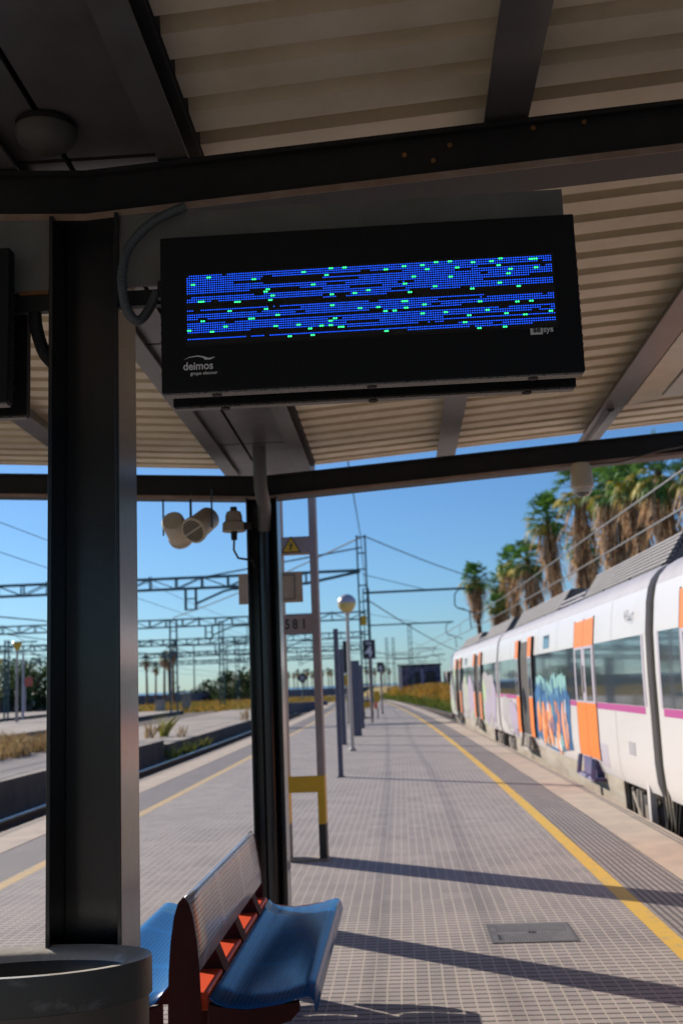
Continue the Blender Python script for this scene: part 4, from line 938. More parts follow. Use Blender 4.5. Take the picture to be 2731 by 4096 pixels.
def posts():
    for x, y, w, h, lab in ((-1.125, 19.25, 0.085, 2.6, 'tall blue-grey post nearest in the row, beside the globe lamp pole'),
                            (-1.60, 29.5, 0.13, 2.58, 'blue-grey post just behind the nearest one'),
                            (-1.42, 34.2, 0.26, 2.35, 'broad dark blue-grey post right of the globe lamp pole'),
                            (-1.50, 40, 0.20, 2.3, 'blue-grey post partly hidden by the broad one')):
        T = thing('platform_post', lab, 'post', (x, y, 0), 'blue grey posts along the platform')
        mb = MB(); mb.box(x - w / 2, x + w / 2, y - 0.06, y + 0.06, 0.012, h); mb.build('shaft', M['bluepost'], T, bevel=0.006)
        mb = MB(); mb.box(x - w / 2 - .03, x + w / 2 + .03, y - 0.1, y + 0.1, 0.003, 0.012); mb.build('base_plate', M['bluepost'], T)
    def lamp(x, y, lab, zc=3.6):
        T = thing('globe_lamp', lab, 'street lamp', (x, y, 0), 'globe lamps along the platform')
        mb = MB(); mb.tube([(x, y, 0.0), (x, y, zc - .25)], [0.05, 0.042], 12); mb.lathe([(0.09, 0.003), (0.09, .05), (0.05, .09)], (x, y, 0), 12); mb.build('pole', M['polewhite'], T, smooth=True)
        mb = MB(); mb.lathe([(.235 * math.cos(a), .235 * math.sin(a)) for a in [R(4 + 86 * k / 8) for k in range(9)]], (x, y, zc), 28); mb.build('globe_cap', M['globe_top'], T, smooth=True)
        mb = MB(); mb.lathe([(.225 * math.cos(a), .225 * math.sin(a)) for a in [R(-84 + 88 * k / 8) for k in range(9)]], (x, y, zc), 28); mb.build('globe', M['globe_low'], T, smooth=True)
        mb = MB(); mb.lathe([(.045, -.3), (.07, -.26), (.06, -.21)], (x, y, zc), 16); mb.build('collar', M['polewhite'], T, smooth=True)
    lamp(-1.25, 26.6, 'globe lamp with silvered top and yellowed bowl on a pale pole')
    # track number signs
    def numsign(x0, x1, y, z0, z1, t, lab, size, small=None, dep=0.25):
        T = thing('track_number_sign', lab, 'sign', ((x0 + x1) / 2, y, z0), 'black track number signs')
        mb = MB(); mb.box(x0, x1, y, y + dep, z0, z1); mb.build('sign_box', M['signblack'], T, bevel=0.01)
        mb = MB(); mb.box(x0, x1, y + .005, y + dep - .005, z1, z1 + .03); mb.box(x0, x1, y + .005, y + dep - .005, z0 - .03, z0); build_each(mb, 'sign_frame', M['mullion'], T)
        if t: text(t, size, M['signwhite'], 'sign_number', T, ((x0 + x1) / 2 - size * .02, y - .002, z0 + (z1 - z0) * .10), (PI / 2, 0, 0), 'CENTER', 0.002, 0.012)
        if small: text(small, size * .26, M['signwhite'], 'sign_word', T, ((x0 + x1) / 2, y - .002, z0 + (z1 - z0) * .76), (PI / 2, 0, 0), 'CENTER', 0.002, 0.005)
        mb = MB(); mb.tube([((x0 + x1) / 2, y + dep / 2, 0.0), ((x0 + x1) / 2, y + dep / 2, z0)], 0.05, 8); mb.build('sign_post', M['mast'], T)
    numsign(-1.52, -1.00, 44.9, 2.65, 3.40, '4', 'larger black sign with a white 4 on the mast', 0.62, 'VIA')
    numsign(-1.22, -0.86, 57, 2.22, 2.68, '4', 'smaller black sign with a white 4 below the larger one', 0.40)
    numsign(-2.35, -2.10, 44.9, 2.1, 3.40, None, 'narrow black sign left of the globe lamp pole', 0.3)
    # things at the foot of the tall mast
    T = thing('call_box', 'yellow box with red foot on the tall mast', 'call box', (-1.15, 50.6, 0.5))
    mb = MB(); mb.box(-1.28, -1.02, 50.5, 50.75, 0.75, 1.25); mb.build('box_body', M['hazard'], T, bevel=0.01)
    mb = MB(); mb.box(-1.27, -1.14, 50.55, 50.75, 0.45, 0.75); mb.build('box_foot', M['brightred'], T)
    mb = MB(); mb.box(-1.16, -1.1, 50.6, 50.7, 0.002, 0.45); mb.build('box_post', M['mast'], T)
    T = thing('yellow_notice', 'small yellow notice left of the globe lamp pole', 'notice', (-2.2, 44.4, 1.4))
    mb = MB(); mb.box(-2.36, -2.08, 44.3, 44.33, 1.55, 2.0); mb.build('plate', M['hazard'], T)
    mb = MB(); mb.tube([(-2.22, 44.36, 0.0), (-2.22, 44.36, 1.6)], 0.03, 6); mb.build('notice_post', M['mast'], T)
    T = thing('yellow_notice', 'yellow plate high between the legs of the tall mast', 'notice', (-1.6, 50.8, 4.2))
    mb = MB(); mb.box(-1.76, -1.48, 50.82, 50.85, 4.35, 4.8); mb.build('plate', M['hazard'], T)
posts()

# ------------------------------------------------------------------ train
TX = 2.83
PROF = [(0.06, 0.24), (0.015, 0.38), (0.0, 0.60), (0.0, 1.60), (0.012, 2.05), (0.05, 2.40), (0.085, 2.56)]
SHOULD = [(0.085, 2.56), (0.13, 2.66), (0.22, 2.76), (0.34, 2.83)]
def dxz(z):
    P_ = PROF + SHOULD[1:]
    for (a, z0), (b, z1) in zip(P_, P_[1:]):
        if z0 <= z <= z1: return a + (b - a) * (z - z0) / (z1 - z0)
    return P_[0][0] if z < P_[0][1] else P_[-1][0]
def side(y, z, off=0.0): return (XR(TX + dxz(z) - off, y), y, z)
def panel(mb, y0, y1, z0, z1, off, thick=None):
    """rectangle lying on the body side, given real thickness"""
    ny = max(1, int((y1 - y0) / 1.2)); zs = [z0] + [z for _, z in PROF + SHOULD if z0 < z < z1] + [z1]
    ys = [y0 + (y1 - y0) * k / ny for k in range(ny + 1)]; t = thick or off + 0.01
    for ya, yb in zip(ys, ys[1:]):
        for za, zb in zip(zs, zs[1:]):
            mb.hexa([side(ya, za, off), side(ya, za, off - t), side(yb, za, off - t), side(yb, za, off), side(ya, zb, off), side(ya, zb, off - t), side(yb, zb, off - t), side(yb, zb, off)])
def blob(mb, cy, cz, ry, rz_, off, seed, n=26, amp=0.3, zmin=0.26, ymin=-99, ymax=99):
    rnd = random.Random(seed); ph = [rnd.uniform(0, 6.28) for _ in range(5)]; pts = []
    for k in range(n):
        a = 2 * PI * k / n; r = 1 + amp * sum(math.sin(a * (j + 2) + ph[j]) / (1.2 + j * .5) for j in range(4)) * 0.6
        pts.append((min(max(cy + ry * r * math.cos(a), ymin), ymax), max(cz + rz_ * r * math.sin(a), zmin)))
    fill(mb, pts, off)
def fill(mb, pts, off):
    cyy = sum(p[0] for p in pts) / len(pts); czz = sum(p[1] for p in pts) / len(pts)
    c = side(cyy, czz, off); n = len(pts)
    for k in range(n):
        a, b = pts[k], pts[(k + 1) % n]
        ma, mb_ = ((a[0] + cyy) / 2, (a[1] + czz) / 2), ((b[0] + cyy) / 2, (b[1] + czz) / 2)
        mb.face([c, side(*ma, off), side(*mb_, off)])
        mb.face([side(*ma, off), side(*a, off), side(*b, off), side(*mb_, off)])
def car(y0, y1, label, doors, roofs, graff=None, cab=False):
    T = thing('train_car', label, 'train car', (XR(TX + 1.4, (y0 + y1) / 2), (y0 + y1) / 2, -0.55), 'coupled cars of the parked train')
    ny = max(4, int((y1 - y0) / 1.0)); ys = [y0 + (y1 - y0) * k / ny for k in range(ny + 1)]
    WD = 2.84
    full = PROF + SHOULD[1:]; far = [(WD - a, z) for a, z in reversed(full)]
    loop = full + far
    mb = MB(); npf = len(PROF) - 1
    for ya, yb in zip(ys, ys[1:]):
        for i in range(len(loop)):
            (a, za), (b, zb) = loop[i], loop[(i + 1) % len(loop)]
            mb.mi = 1 if (2.55 < (za + zb) / 2) else 0
            mb.face([(XR(TX + a, ya), ya, za), (XR(TX + b, ya), ya, zb), (XR(TX + b, yb), yb, zb), (XR(TX + a, yb), yb, za)])
    mb.mi = 0
    for y in (y0, y1): mb.face([(XR(TX + a, y), y, z) for a, z in loop])
    bo = mb.build('body', [M['tr_white'], M['tr_grey']], T, smooth=True)
    bm = bmesh.new(); bm.from_mesh(bo.data); bmesh.ops.remove_doubles(bm, verts=bm.verts, dist=1e-4); bmesh.ops.recalc_face_normals(bm, faces=bm.faces); bm.to_mesh(bo.data); bm.free()
    try: bo.data.set_sharp_from_angle(angle=R(30))
    except Exception: pass
    # windows and stripe between doors
    cuts = [y0 + 0.22] + [v for d in doors for v in (d[0] - 0.06, d[1] + 0.06)] + [y1 - (1.4 if cab else 0.22)]
    for a, b in zip(cuts[::2], cuts[1::2]):
        if b - a < 0.2: continue
        mb = MB(); panel(mb, a, b, 1.225, 2.04, 0.004); w = mb.build('window_band', M['glass'], T)
        mb = MB(); panel(mb, a - .0, b + .0, 1.135, 1.218, 0.003); mb.build('stripe', M['purple'], T)
        for q in (a - 0.09, b + 0.005):
            mb = MB(); panel(mb, q, q + 0.085, 1.222, 2.045, 0.006); mb.build('window_frame', M['mullion'], w)
        n = int((b - a) / 1.9)
        if n > 1:
            mb = MB()
            for k in range(1, n): q = a + (b - a) * k / n; panel(mb, q - .012, q + .012, 1.228, 2.037, 0.0055)
            mb.build('mullion', M['tr_dark'], w)
    for (a, b, op) in doors:
        mid = (a + b) / 2; d = None
        if not op:
            for (p, q) in ((a, mid - .008), (mid + .008, b)):
                mb = MB(); panel(mb, p, q, 0.42, 2.42, 0.012); d = mb.build('door', M['orange'], T)
                mb = MB(); panel(mb, p, q, 1.20, 2.03, 0.0145); fr = mb.build('door_frame', M['mullion'], d)
                mb = MB(); panel(mb, p + .14, q - .12, 1.23, 1.99, 0.0175); mb.build('door_window', M['glass'], d)
            for e in (a - .022, mid - .007, b + .004):
                mb = MB(); panel(mb, e, e + .018 if e != mid - .007 else e + .014, 0.40, 2.44, 0.0135); mb.build('door_seal', M['tr_dark'], d)
            mb = MB(); mb.bar(side(mid + .03, 1.35, .03), side(mid + .03, 1.75, .03), 0.025); mb.build('handle', M['render_white'], d)
        else:
            mb = MB(); panel(mb, a + .05, b - .05, 0.42, 2.36, 0.003); mb.build('doorway', M['tr_dark'], T)  # flat dark panel stands for the shaded car interior
            for (p, q) in ((a - 0.40, a + 0.14), (b - 0.02, b + 0.50)):
                mb = MB(); panel(mb, p, q, 0.42, 2.42, 0.055, 0.04); d = mb.build('door', M['orange'] if graff != 'far' else M['salmon'], T)
                for e in (p - .007, q + .001):
                    mb = MB(); panel(mb, e, e + .03, 0.42, 2.42, 0.057, 0.05); mb.build('door_seal', M['tr_dark'], d)
                mb = MB(); panel(mb, p + .02, q - .02, 1.20, 2.03, 0.0575); mb.build('door_frame', M['mullion'], d)
                mb = MB(); panel(mb, p + .08, q - .08, 1.23, 1.99, 0.060); mb.build('door_window', M['glass'], d)
        # folding step and its brackets
        mb = MB(); x = XR(TX, mid)
        mb.hexa([(x - .10, a + .1, .12), (x + .2, a + .1, .12), (x + .2, b - .1, .12), (x - .10, b - .1, .12), (x - .08, a + .1, .16), (x + .2, a + .1, .16), (x + .2, b - .1, .16), (x - .08, b - .1, .16)])
        mb.bar((x - .05, a + .2, .42), (x - .09, a + .15, .14), .05); mb.bar((x - .05, b - .2, .42), (x - .09, b - .15, .14), .05)
        mb.box(x - .02, x + .1, a + .25, b - .25, .16, .40)
        mb.build('door_step', M['step'] if op is False and y0 > 5 else M['tr_metal'], T)
    k = 0; yy_ = y0 + 1.9                          # joints between the side panels, filler flap, small plate
    while yy_ < y1 - 1:
        if not any(d_[0] - .7 < yy_ < d_[1] + .7 for d_ in doors):
            for z0, z1 in ((0.27, 1.13), (2.06, 2.55)):
                mb = MB(); panel(mb, yy_, yy_ + .011, z0, z1, 0.0022); mb.build('panel_joint', M['tr_grey'], T)
        yy_ += 2.3
    mb = MB(); panel(mb, y0 + .9, y0 + 1.25, .62, .78, 0.004); mb.build('maker_plate', M['tr_grey'], T)
    mb = MB(); panel(mb, y0 + 2.6, y0 + 3.1, .36, .66, 0.003); mb.build('access_flap', M['mullion'], T)
    # destination window and car number
    for d in doors[1:2] if doors else []:
        mb = MB(); panel(mb, d[0] - 2.45, d[0] - 1.75, 2.12, 2.36, 0.006); mb.build('side_display', M['glass'], T)
    # ribbed roof covers
    for ya, yb in roofs:
        mb = MB(); n = max(1, int((yb - ya) / 1.5)); yy = [ya + (yb - ya) * k / n for k in range(n + 1)]
        for p, q in zip(yy, yy[1:]):
            mb.mi = 0
            for k in range(7):
                u0, z0_ = 0.40 + k * .036, 2.885 + k * .054
                mb.hexa([(XR(TX + u0, p), p, z0_), (XR(TX + u0 + .09, p), p, z0_), (XR(TX + u0 + .09, q), q, z0_), (XR(TX + u0, q), q, z0_),
                         (XR(TX + u0 + .022, p), p, z0_ + .036), (XR(TX + u0 + .09, p), p, z0_ + .036), (XR(TX + u0 + .09, q), q, z0_ + .036), (XR(TX + u0 + .022, q), q, z0_ + .036)])
            mb.mi = 1
            mb.hexa([(XR(TX + .45, p), p, 2.85), (XR(TX + 1.9, p), p, 2.85), (XR(TX + 1.9, q), q, 2.85), (XR(TX + .45, q), q, 2.85),
                     (XR(TX + .69, p), p, 3.25), (XR(TX + 1.9, p), p, 3.25), (XR(TX + 1.9, q), q, 3.25), (XR(TX + .69, q), q, 3.25)])
        rc = mb.build('roof_cover', [M['tr_roof'], M['cover_rib']], T)
        mb = MB()
        for p, q in zip(yy, yy[1:]): mb.hexa([(XR(TX + .36, p), p + .1, 2.832), (XR(TX + .50, p), p + .1, 2.832), (XR(TX + .50, q), q - .05, 2.832), (XR(TX + .36, q), q - .05, 2.832),
                                              (XR(TX + .385, p), p + .1, 2.875), (XR(TX + .50, p), p + .1, 2.875), (XR(TX + .50, q), q - .05, 2.875), (XR(TX + .385, q), q - .05, 2.875)])
        mb.build('vent_slot', M['seam'], rc)
    gaps = [y0] + [v for r_ in roofs for v in r_] + [y1]
    for p, q in zip(gaps[::2], gaps[1::2]):
        if q - p < 0.8: continue
        mb = MB(); m_ = (p + q) / 2
        for t in (p + .25, q - .45):
            mb.hexa([(XR(TX + .45, t), t, 2.84), (XR(TX + 1.3, t), t, 2.84), (XR(TX + 1.3, t), t + .2, 2.84), (XR(TX + .45, t), t + .2, 2.84), (XR(TX + .9, t), t, 3.2), (XR(TX + 1.3, t), t, 3.2), (XR(TX + 1.3, t), t + .2, 3.2), (XR(TX + .9, t), t + .2, 3.2)])
        for u, z in ((.42, 2.90), (.46, 2.98)): mb.bar((XR(TX + u, p), p + .1, z), (XR(TX + u, q), q - .1, z), 0.03)
        build_each(mb, 'roof_frame', M['tr_grey'], T)
        mb = MB(); mb.box(XR(TX + .95, m_), XR(TX + 1.8, m_), p + .45, q - .5, 2.84, 3.12); mb.build('roof_unit', M['tr_dark'], T)
    # skirt and bogies
    mb = MB(); s0, s1 = y0 + (2.1 if y0 > 5 else 2.6), y1 - 2.3
    n = max(2, int((s1 - s0) / 2)); yy = [s0 + (s1 - s0) * k / n for k in range(n + 1)]
    for p, q in zip(yy, yy[1:]):
        mb.hexa([(XR(TX + .10, p), p + .004, -.40), (XR(TX + .16, p), p + .004, -.40), (XR(TX + .16, q), q - .004, -.40), (XR(TX + .10, q), q - .004, -.40),
                 (XR(TX + .075, p), p + .004, .238), (XR(TX + .14, p), p + .004, .238), (XR(TX + .14, q), q - .004, .238), (XR(TX + .075, q), q - .004, .238)])
    mb.build('skirt', M['tr_skirt'], T)
    mb = MB()
    for p, q in zip(ys, ys[1:]):
        p_, q_ = max(p, y0 + .1), min(q, y1 - .1)
        mb.hexa([(XR(TX + .40, p_), p_, -.35), (XR(TX + 2.4, p_), p_, -.35), (XR(TX + 2.4, q_), q_, -.35), (XR(TX + .40, q_), q_, -.35), (XR(TX + .40, p_), p_, .235), (XR(TX + 2.4, p_), p_, .235), (XR(TX + 2.4, q_), q_, .235), (XR(TX + .40, q_), q_, .235)])
    mb.build('underframe', M['tr_dark'], T)
    for yb in (y0 + 1.1, y1 - 1.1):
        if yb > 60: continue
        b = MB(); x = XR(TX + .2, yb)
        b.box(x, x + .12, yb - 1.2, yb + 1.2, -.32, -.12); b.box(x - .05, x + .1, yb - .28, yb + .28, -.40, .12)
        b.box(x - .06, x + .05, yb - .95, yb - .85, -.5, .16); b.box(x - .06, x + .05, yb + .8, yb + .92, -.5, .16)
        bg_ = b.build('bogie', M['tr_dark'], T, bevel=0.01)
        mb = MB()
        for dy in (-.75, .75): mb.lathe([(0, 0.06), (.40, .06), (.43, .04), (.43, -.06), (0, -.06)], (x + .28, yb + dy, -.12), 20, q=Quaternion((0, 1, 0), PI / 2))
        mb.build('wheel', M['tr_metal'], bg_)
        mb = MB()
        for dy in (-.55, -.35, .35, .55):
            mb.tube([(x - .02, yb + dy, -.3), (x - .02, yb + dy, .16)], 0.055, 10)
        mb.tube([(x - .06, yb - .7, .15), (x - .07, yb - .2, -.15), (x - .06, yb + .3, -.22), (x - .05, yb + .8, .1)], 0.025, 8)
        mb.box(x - .07, x - .01, yb - .12, yb + .12, -.22, .02)
        mb.build('spring', M['tr_metal'], bg_, smooth=True)
    return T

def train():
    A = car(-9.0, 11.95, 'nearest train car, cut off by the right edge of the frame, white with purple stripe', [(4.6, 6.2, False), (9.2, 10.84, False)], [(-8, 11.0)])
    B = car(12.35, 28.4, 'middle train car with closed orange door and orange and blue graffiti', [(15.5, 17.05, False), (22.2, 23.9, True)], [(12.7, 18.0), (20.6, 27.6)])
    C = car(28.75, 46.0, 'farthest train car, its side sprayed over in pale green and mauve', [(33.2, 34.8, True), (40.6, 42.2, True)], [(29.4, 35.5), (38.0, 44.5)], 'far', True)
    # gangway bellows
    for T, ya, yb in ((B, 11.95, 12.35), (C, 28.4, 28.75)):
        mb = MB(); n = 6; dy = (yb - ya) / n
        for k in range(n):
            p = ya + dy * k; e = 0.055 if k % 2 else 0.10
            zs = [-.1, .4, .6, 1.6, 2.05, 2.4, 2.56, 2.7, 2.8]
            for z0, z1 in zip(zs, zs[1:]):
                a0, a1 = dxz(max(z0, .3)) + e, dxz(max(z1, .3)) + e
                mb.hexa([(XR(TX + a0, p), p, z0), (XR(TX + 2.6, p), p, z0), (XR(TX + 2.6, p), p + dy, z0), (XR(TX + a0, p), p + dy, z0),
                         (XR(TX + a1, p), p, z1), (XR(TX + 2.6, p), p, z1), (XR(TX + 2.6, p), p + dy, z1), (XR(TX + a1, p), p + dy, z1)])
        mb.build('gangway_bellows', M['bellows'], T)
    # coupling hoses below the near gangway
    mb = MB()
    for k, (y, z) in enumerate(((11.9, .05), (12.05, -.02), (12.2, .0), (12.35, .05))):
        x = XR(TX + .12, y)
        mb.tube([(x, y - .12, .25), (x - .03, y - .06, z - .1), (x - .02, y + .05, z - .22), (x, y + .16, z - .05), (x, y + .2, .22)], 0.018, 7)
    build_each(mb, 'coupling_hose', M['seam'], B, smooth=True)
    for T, y in ((A, 11.3), (B, 12.9)):
        mb = MB(); mb.box(XR(TX + .03, y), XR(TX + .1, y), y - .06, y + .06, -.2, .50); mb.build('jacking_bracket', M['tr_white'], T)
    # car number
    text('447', 0.20, M['tr_grey'], 'car_number', B, (XR(TX + .03, 13.2) - .04, 13.28, 2.22), (PI / 2, 0, -PI / 2), 'LEFT', 0.002)
    # graffiti sprayed on the middle car
    mb = MB(); rnd = random.Random(5)
    mb.mi = 2                                           # teal flames over the windows
    pts = [(17.9, 1.15)]
    for k in range(13):
        y = 18.0 + k * .29; pts += [(y, 1.47 + rnd.uniform(0, .24)), (y + .14, 1.34 + rnd.uniform(-.08, .05))]
    pts += [(21.9, 1.1)]
    fill(mb, pts, 0.008)
    mb.mi = 1                                           # blue outline
    pts = [(17.75, .42), (17.8, .9), (17.7, 1.25), (18.0, 1.42), (18.5, 1.3), (19.0, 1.44), (19.6, 1.3), (20.2, 1.45), (20.8, 1.25), (21.4, 1.5), (21.85, 1.2), (21.8, .5), (20.9, .32), (19.5, .28)]
    fill(mb, pts, 0.011)
    mb.mi = 0
    for (cy, cz, ry, rz_) in ((18.35, .78, .27, .40), (19.15, .72, .26, .44), (20.0, .8, .28, .40), (20.75, .75, .25, .40), (21.35, .85, .17, .34)):
        blob(mb, cy, cz, ry, rz_, 0.014, int(cy * 10), 22, 0.28)
    mb.mi = 2
    for (cy, cz, ry, rz_) in ((18.75, .5, .12, .16), (19.6, .9, .08, .25), (20.4, .45, .12, .12), (21.1, 1.0, .06, .2)): blob(mb, cy, cz, ry, rz_, 0.017, int(cy * 7), 14, 0.4)
    mb.mi = 3
    for (cy, cz, ry, rz_) in ((19.0, .42, .12, .1), (18.2, 1.1, .06, .12), (20.1, 1.05, .08, .1)): blob(mb, cy, cz, ry, rz_, 0.017, int(cy * 9), 14, 0.3)
    mb.mi = 1
    for k in range(34):
        y = 17.9 + rnd.random() * 3.9; z = rnd.uniform(.35, 1.3); w = rnd.uniform(.02, .05); h = rnd.uniform(.1, .35)
        fill(mb, [(y - w, z), (y + w, z + .02), (y + w * 2 + .03, z + h), (y + .02, z + h + .05)], 0.0195)
    mb.mi = 4
    for k in range(12):
        y = 18.0 + rnd.random() * 3.6; blob(mb, y, rnd.uniform(.4, 1.0), rnd.uniform(.05, .12), rnd.uniform(.06, .2), 0.0185, k + 300, 12, .4)
    mb.mi = 2
    for k in range(10):
        y = 18.0 + rnd.random() * 3.6; z = rnd.uniform(1.36, 1.6); fill(mb, [(y - .06, z - .2), (y + .05, z - .15), (y + .02, z + .2)], 0.012)
    mb.build('graffiti', [M['g_orange'], M['g_blue'], M['g_teal'], M['signwhite'], M['orange']], B, fix=False)
    mb = MB()
    for i, (cy, cz, ry, rz_, mi) in enumerate(((30.6, .95, 1.3, .62, 1), (31.6, .8, .8, .5, 2), (29.8, .9, .6, .6, 2), (36.6, 1.0, 1.2, .7, 2), (37.9, .9, 1.0, .6, 1), (38.8, 1.1, .6, .7, 0), (43.6, 1.1, 1.2, .85, 0), (44.9, 1.1, 1.2, .85, 1), (36.0, .7, .9, .5, 0), (39.4, .9, 1.0, .75, 1), (35.5, 1.1, .8, .8, 1), (45.4, .9, .7, .7, 0), (31.0, 1.3, 1.6, .5, 1), (32.4, .9, .6, .7, 0), (26.6, .75, 1.2, .42, 1), (25.4, .7, .7, .4, 2))):
        mb.mi = mi; blob(mb, cy, cz, ry, rz_, 0.009 + 0.002 * (i % 4), 40 + i, 26, 0.3, ymin=24.6 if cy < 28 else 28.9, ymax=28.2 if cy < 28 else 45.9)
    mb.build('graffiti', [M['g_green'], M['g_grey'], M['g_pink']], C, fix=False)
    mb = MB(); panel(mb, 44.75, 45.85, 1.25, 2.02, 0.005); mb.build('cab_window', M['glass'], C)
    mb = MB(); y = 46.0; mb.box(XR(TX - .12, y), XR(TX - .02, y), y - .15, y + .05, 1.55, 1.95); mb.build('mirror', M['tr_dark'], C)
train()

# ------------------------------------------------------------------ plants
def fan_frond(mb, base, d, plen, frad, n, rnd, spread=2.6, droop=0.3, w=0.055):
    d = Vector(d).normalized(); base = Vector(base); up = Vector((0, 0, 1))
    sx = d.cross(up); sx = sx.normalized() if sx.length > 0.05 else Vector((1, 0, 0))
    nrm = sx.cross(d).normalized(); hub = base + d * plen
    mb.bar(base, hub, 0.05, 0.03)
    for k in range(n):
        a = (k / (n - 1) - 0.5) * spread
        e = d * math.cos(a) + sx * math.sin(a)
        L = frad * (1 - 0.22 * abs(a) / (spread / 2)) * rnd.uniform(.85, 1.1)
        m_ = hub + e * L * .55 + nrm * rnd.uniform(-.03, .05); t = hub + e * L + Vector((0, 0, -droop * L * rnd.uniform(.3, 1.1)))
        s = (e.cross(nrm)).normalized() * w
        mb.face([hub, m_ + s, t, m_ - s])
def palm_proto(seed, H=12.0, nf=44, nd=300, skirt=4.0, leaf=13, far=False, lean=0.3):
    rnd = random.Random(seed); top = Vector((lean, 0, H))
    tr = MB(); npt = 8
    pts = [Vector((lean * (k / npt) ** 2, 0, H * k / npt)) for k in range(npt + 1)]
    tr.tube(pts, [0.36 - 0.12 * k / npt for k in range(npt + 1)], 9)
    fr = MB()
    for i in range(nf):
        el = R(84 - 128 * (i / nf) ** 0.85); az = i * 2.39996 + rnd.uniform(-.3, .3)
        d = (math.cos(el) * math.cos(az), math.cos(el) * math.sin(az), math.sin(el))
        fr.mi = 1 if (i > nf * 0.55 and rnd.random() < 0.5) else 0
        fan_frond(fr, top + Vector((0, 0, rnd.uniform(-.25, .15))), d, rnd.uniform(.7, 1.15) * (1 if far else 1.3), rnd.uniform(.85, 1.25), leaf, rnd, droop=0.35 + 0.3 * (i / nf), w=0.062 if not far else 0.1)
    de = MB()
    for i in range(nd):
        t = rnd.random() ** 1.2; z = H - 0.25 - t * skirt; az = rnd.uniform(0, 2 * PI)
        r0 = 0.25; r1 = (1.35 * (1 - t) + 0.55 * t) * rnd.uniform(.3, 1.35) * (1 + .25 * math.sin(az * 3 + seed)); L = rnd.uniform(1.0, 1.9)
        o = Vector((math.cos(az), math.sin(az), 0)); c = Vector((lean * ((z / H) ** 2), 0, z))
        a = c + o * r0; b = c + o * r1 * 0.75 + Vector((0, 0, -L * .35)); e = c + o * r1 + Vector((rnd.uniform(-.1, .1), rnd.uniform(-.1, .1), -L))
        s = o.cross(Vector((0, 0, 1))) * (rnd.uniform(.03, .09) if not far else .12)
        de.face([a, b + s, e + s * .6, e - s * .6, b - s])
    return tr, fr, de
PALM = {}
def palm(x, y, z, s, rot, label, var, group, far=False):
    key = (var, far)
    if key not in PALM:
        P_ = palm_proto(var, nf=26 if far else (60, 44, 58, 52, 64, 46)[var % 6], nd=60 if far else (560, 380, 600, 460, 420, 640)[var % 6], leaf=7 if far else 14, skirt=(5.2, 6.2, 3.0, 5.0, 3.8, 5.6)[var % 6] if not far else 1.2, far=far, lean=0.35 if var % 2 else -0.2)
        o = thing('palm_tree', label, 'palm tree', (0, 0, 0), group)
        P_[0].build('trunk', M['trunk'], o, smooth=True); P_[1].build('crown', [M['frond'] if not far else M['leaf_far'], M['frond_y']], o, fix=False); P_[2].build('dead_frond_skirt', M['dead'], o, fix=False)
        PALM[key] = o
    else:
        o = copy_tree(PALM[key]); o['label'] = label; o['group'] = group
    q = math.sin(x * 7.1 + y * 1.3)
    o.location = (x, y, z); o.rotation_euler = (0 if far else R(3.5) * q, 0 if far else R(3) * math.cos(y * 2.7), rot); w_ = s * (1 if far else .95 + .16 * q); o.scale = (w_, w_, s)
    return o
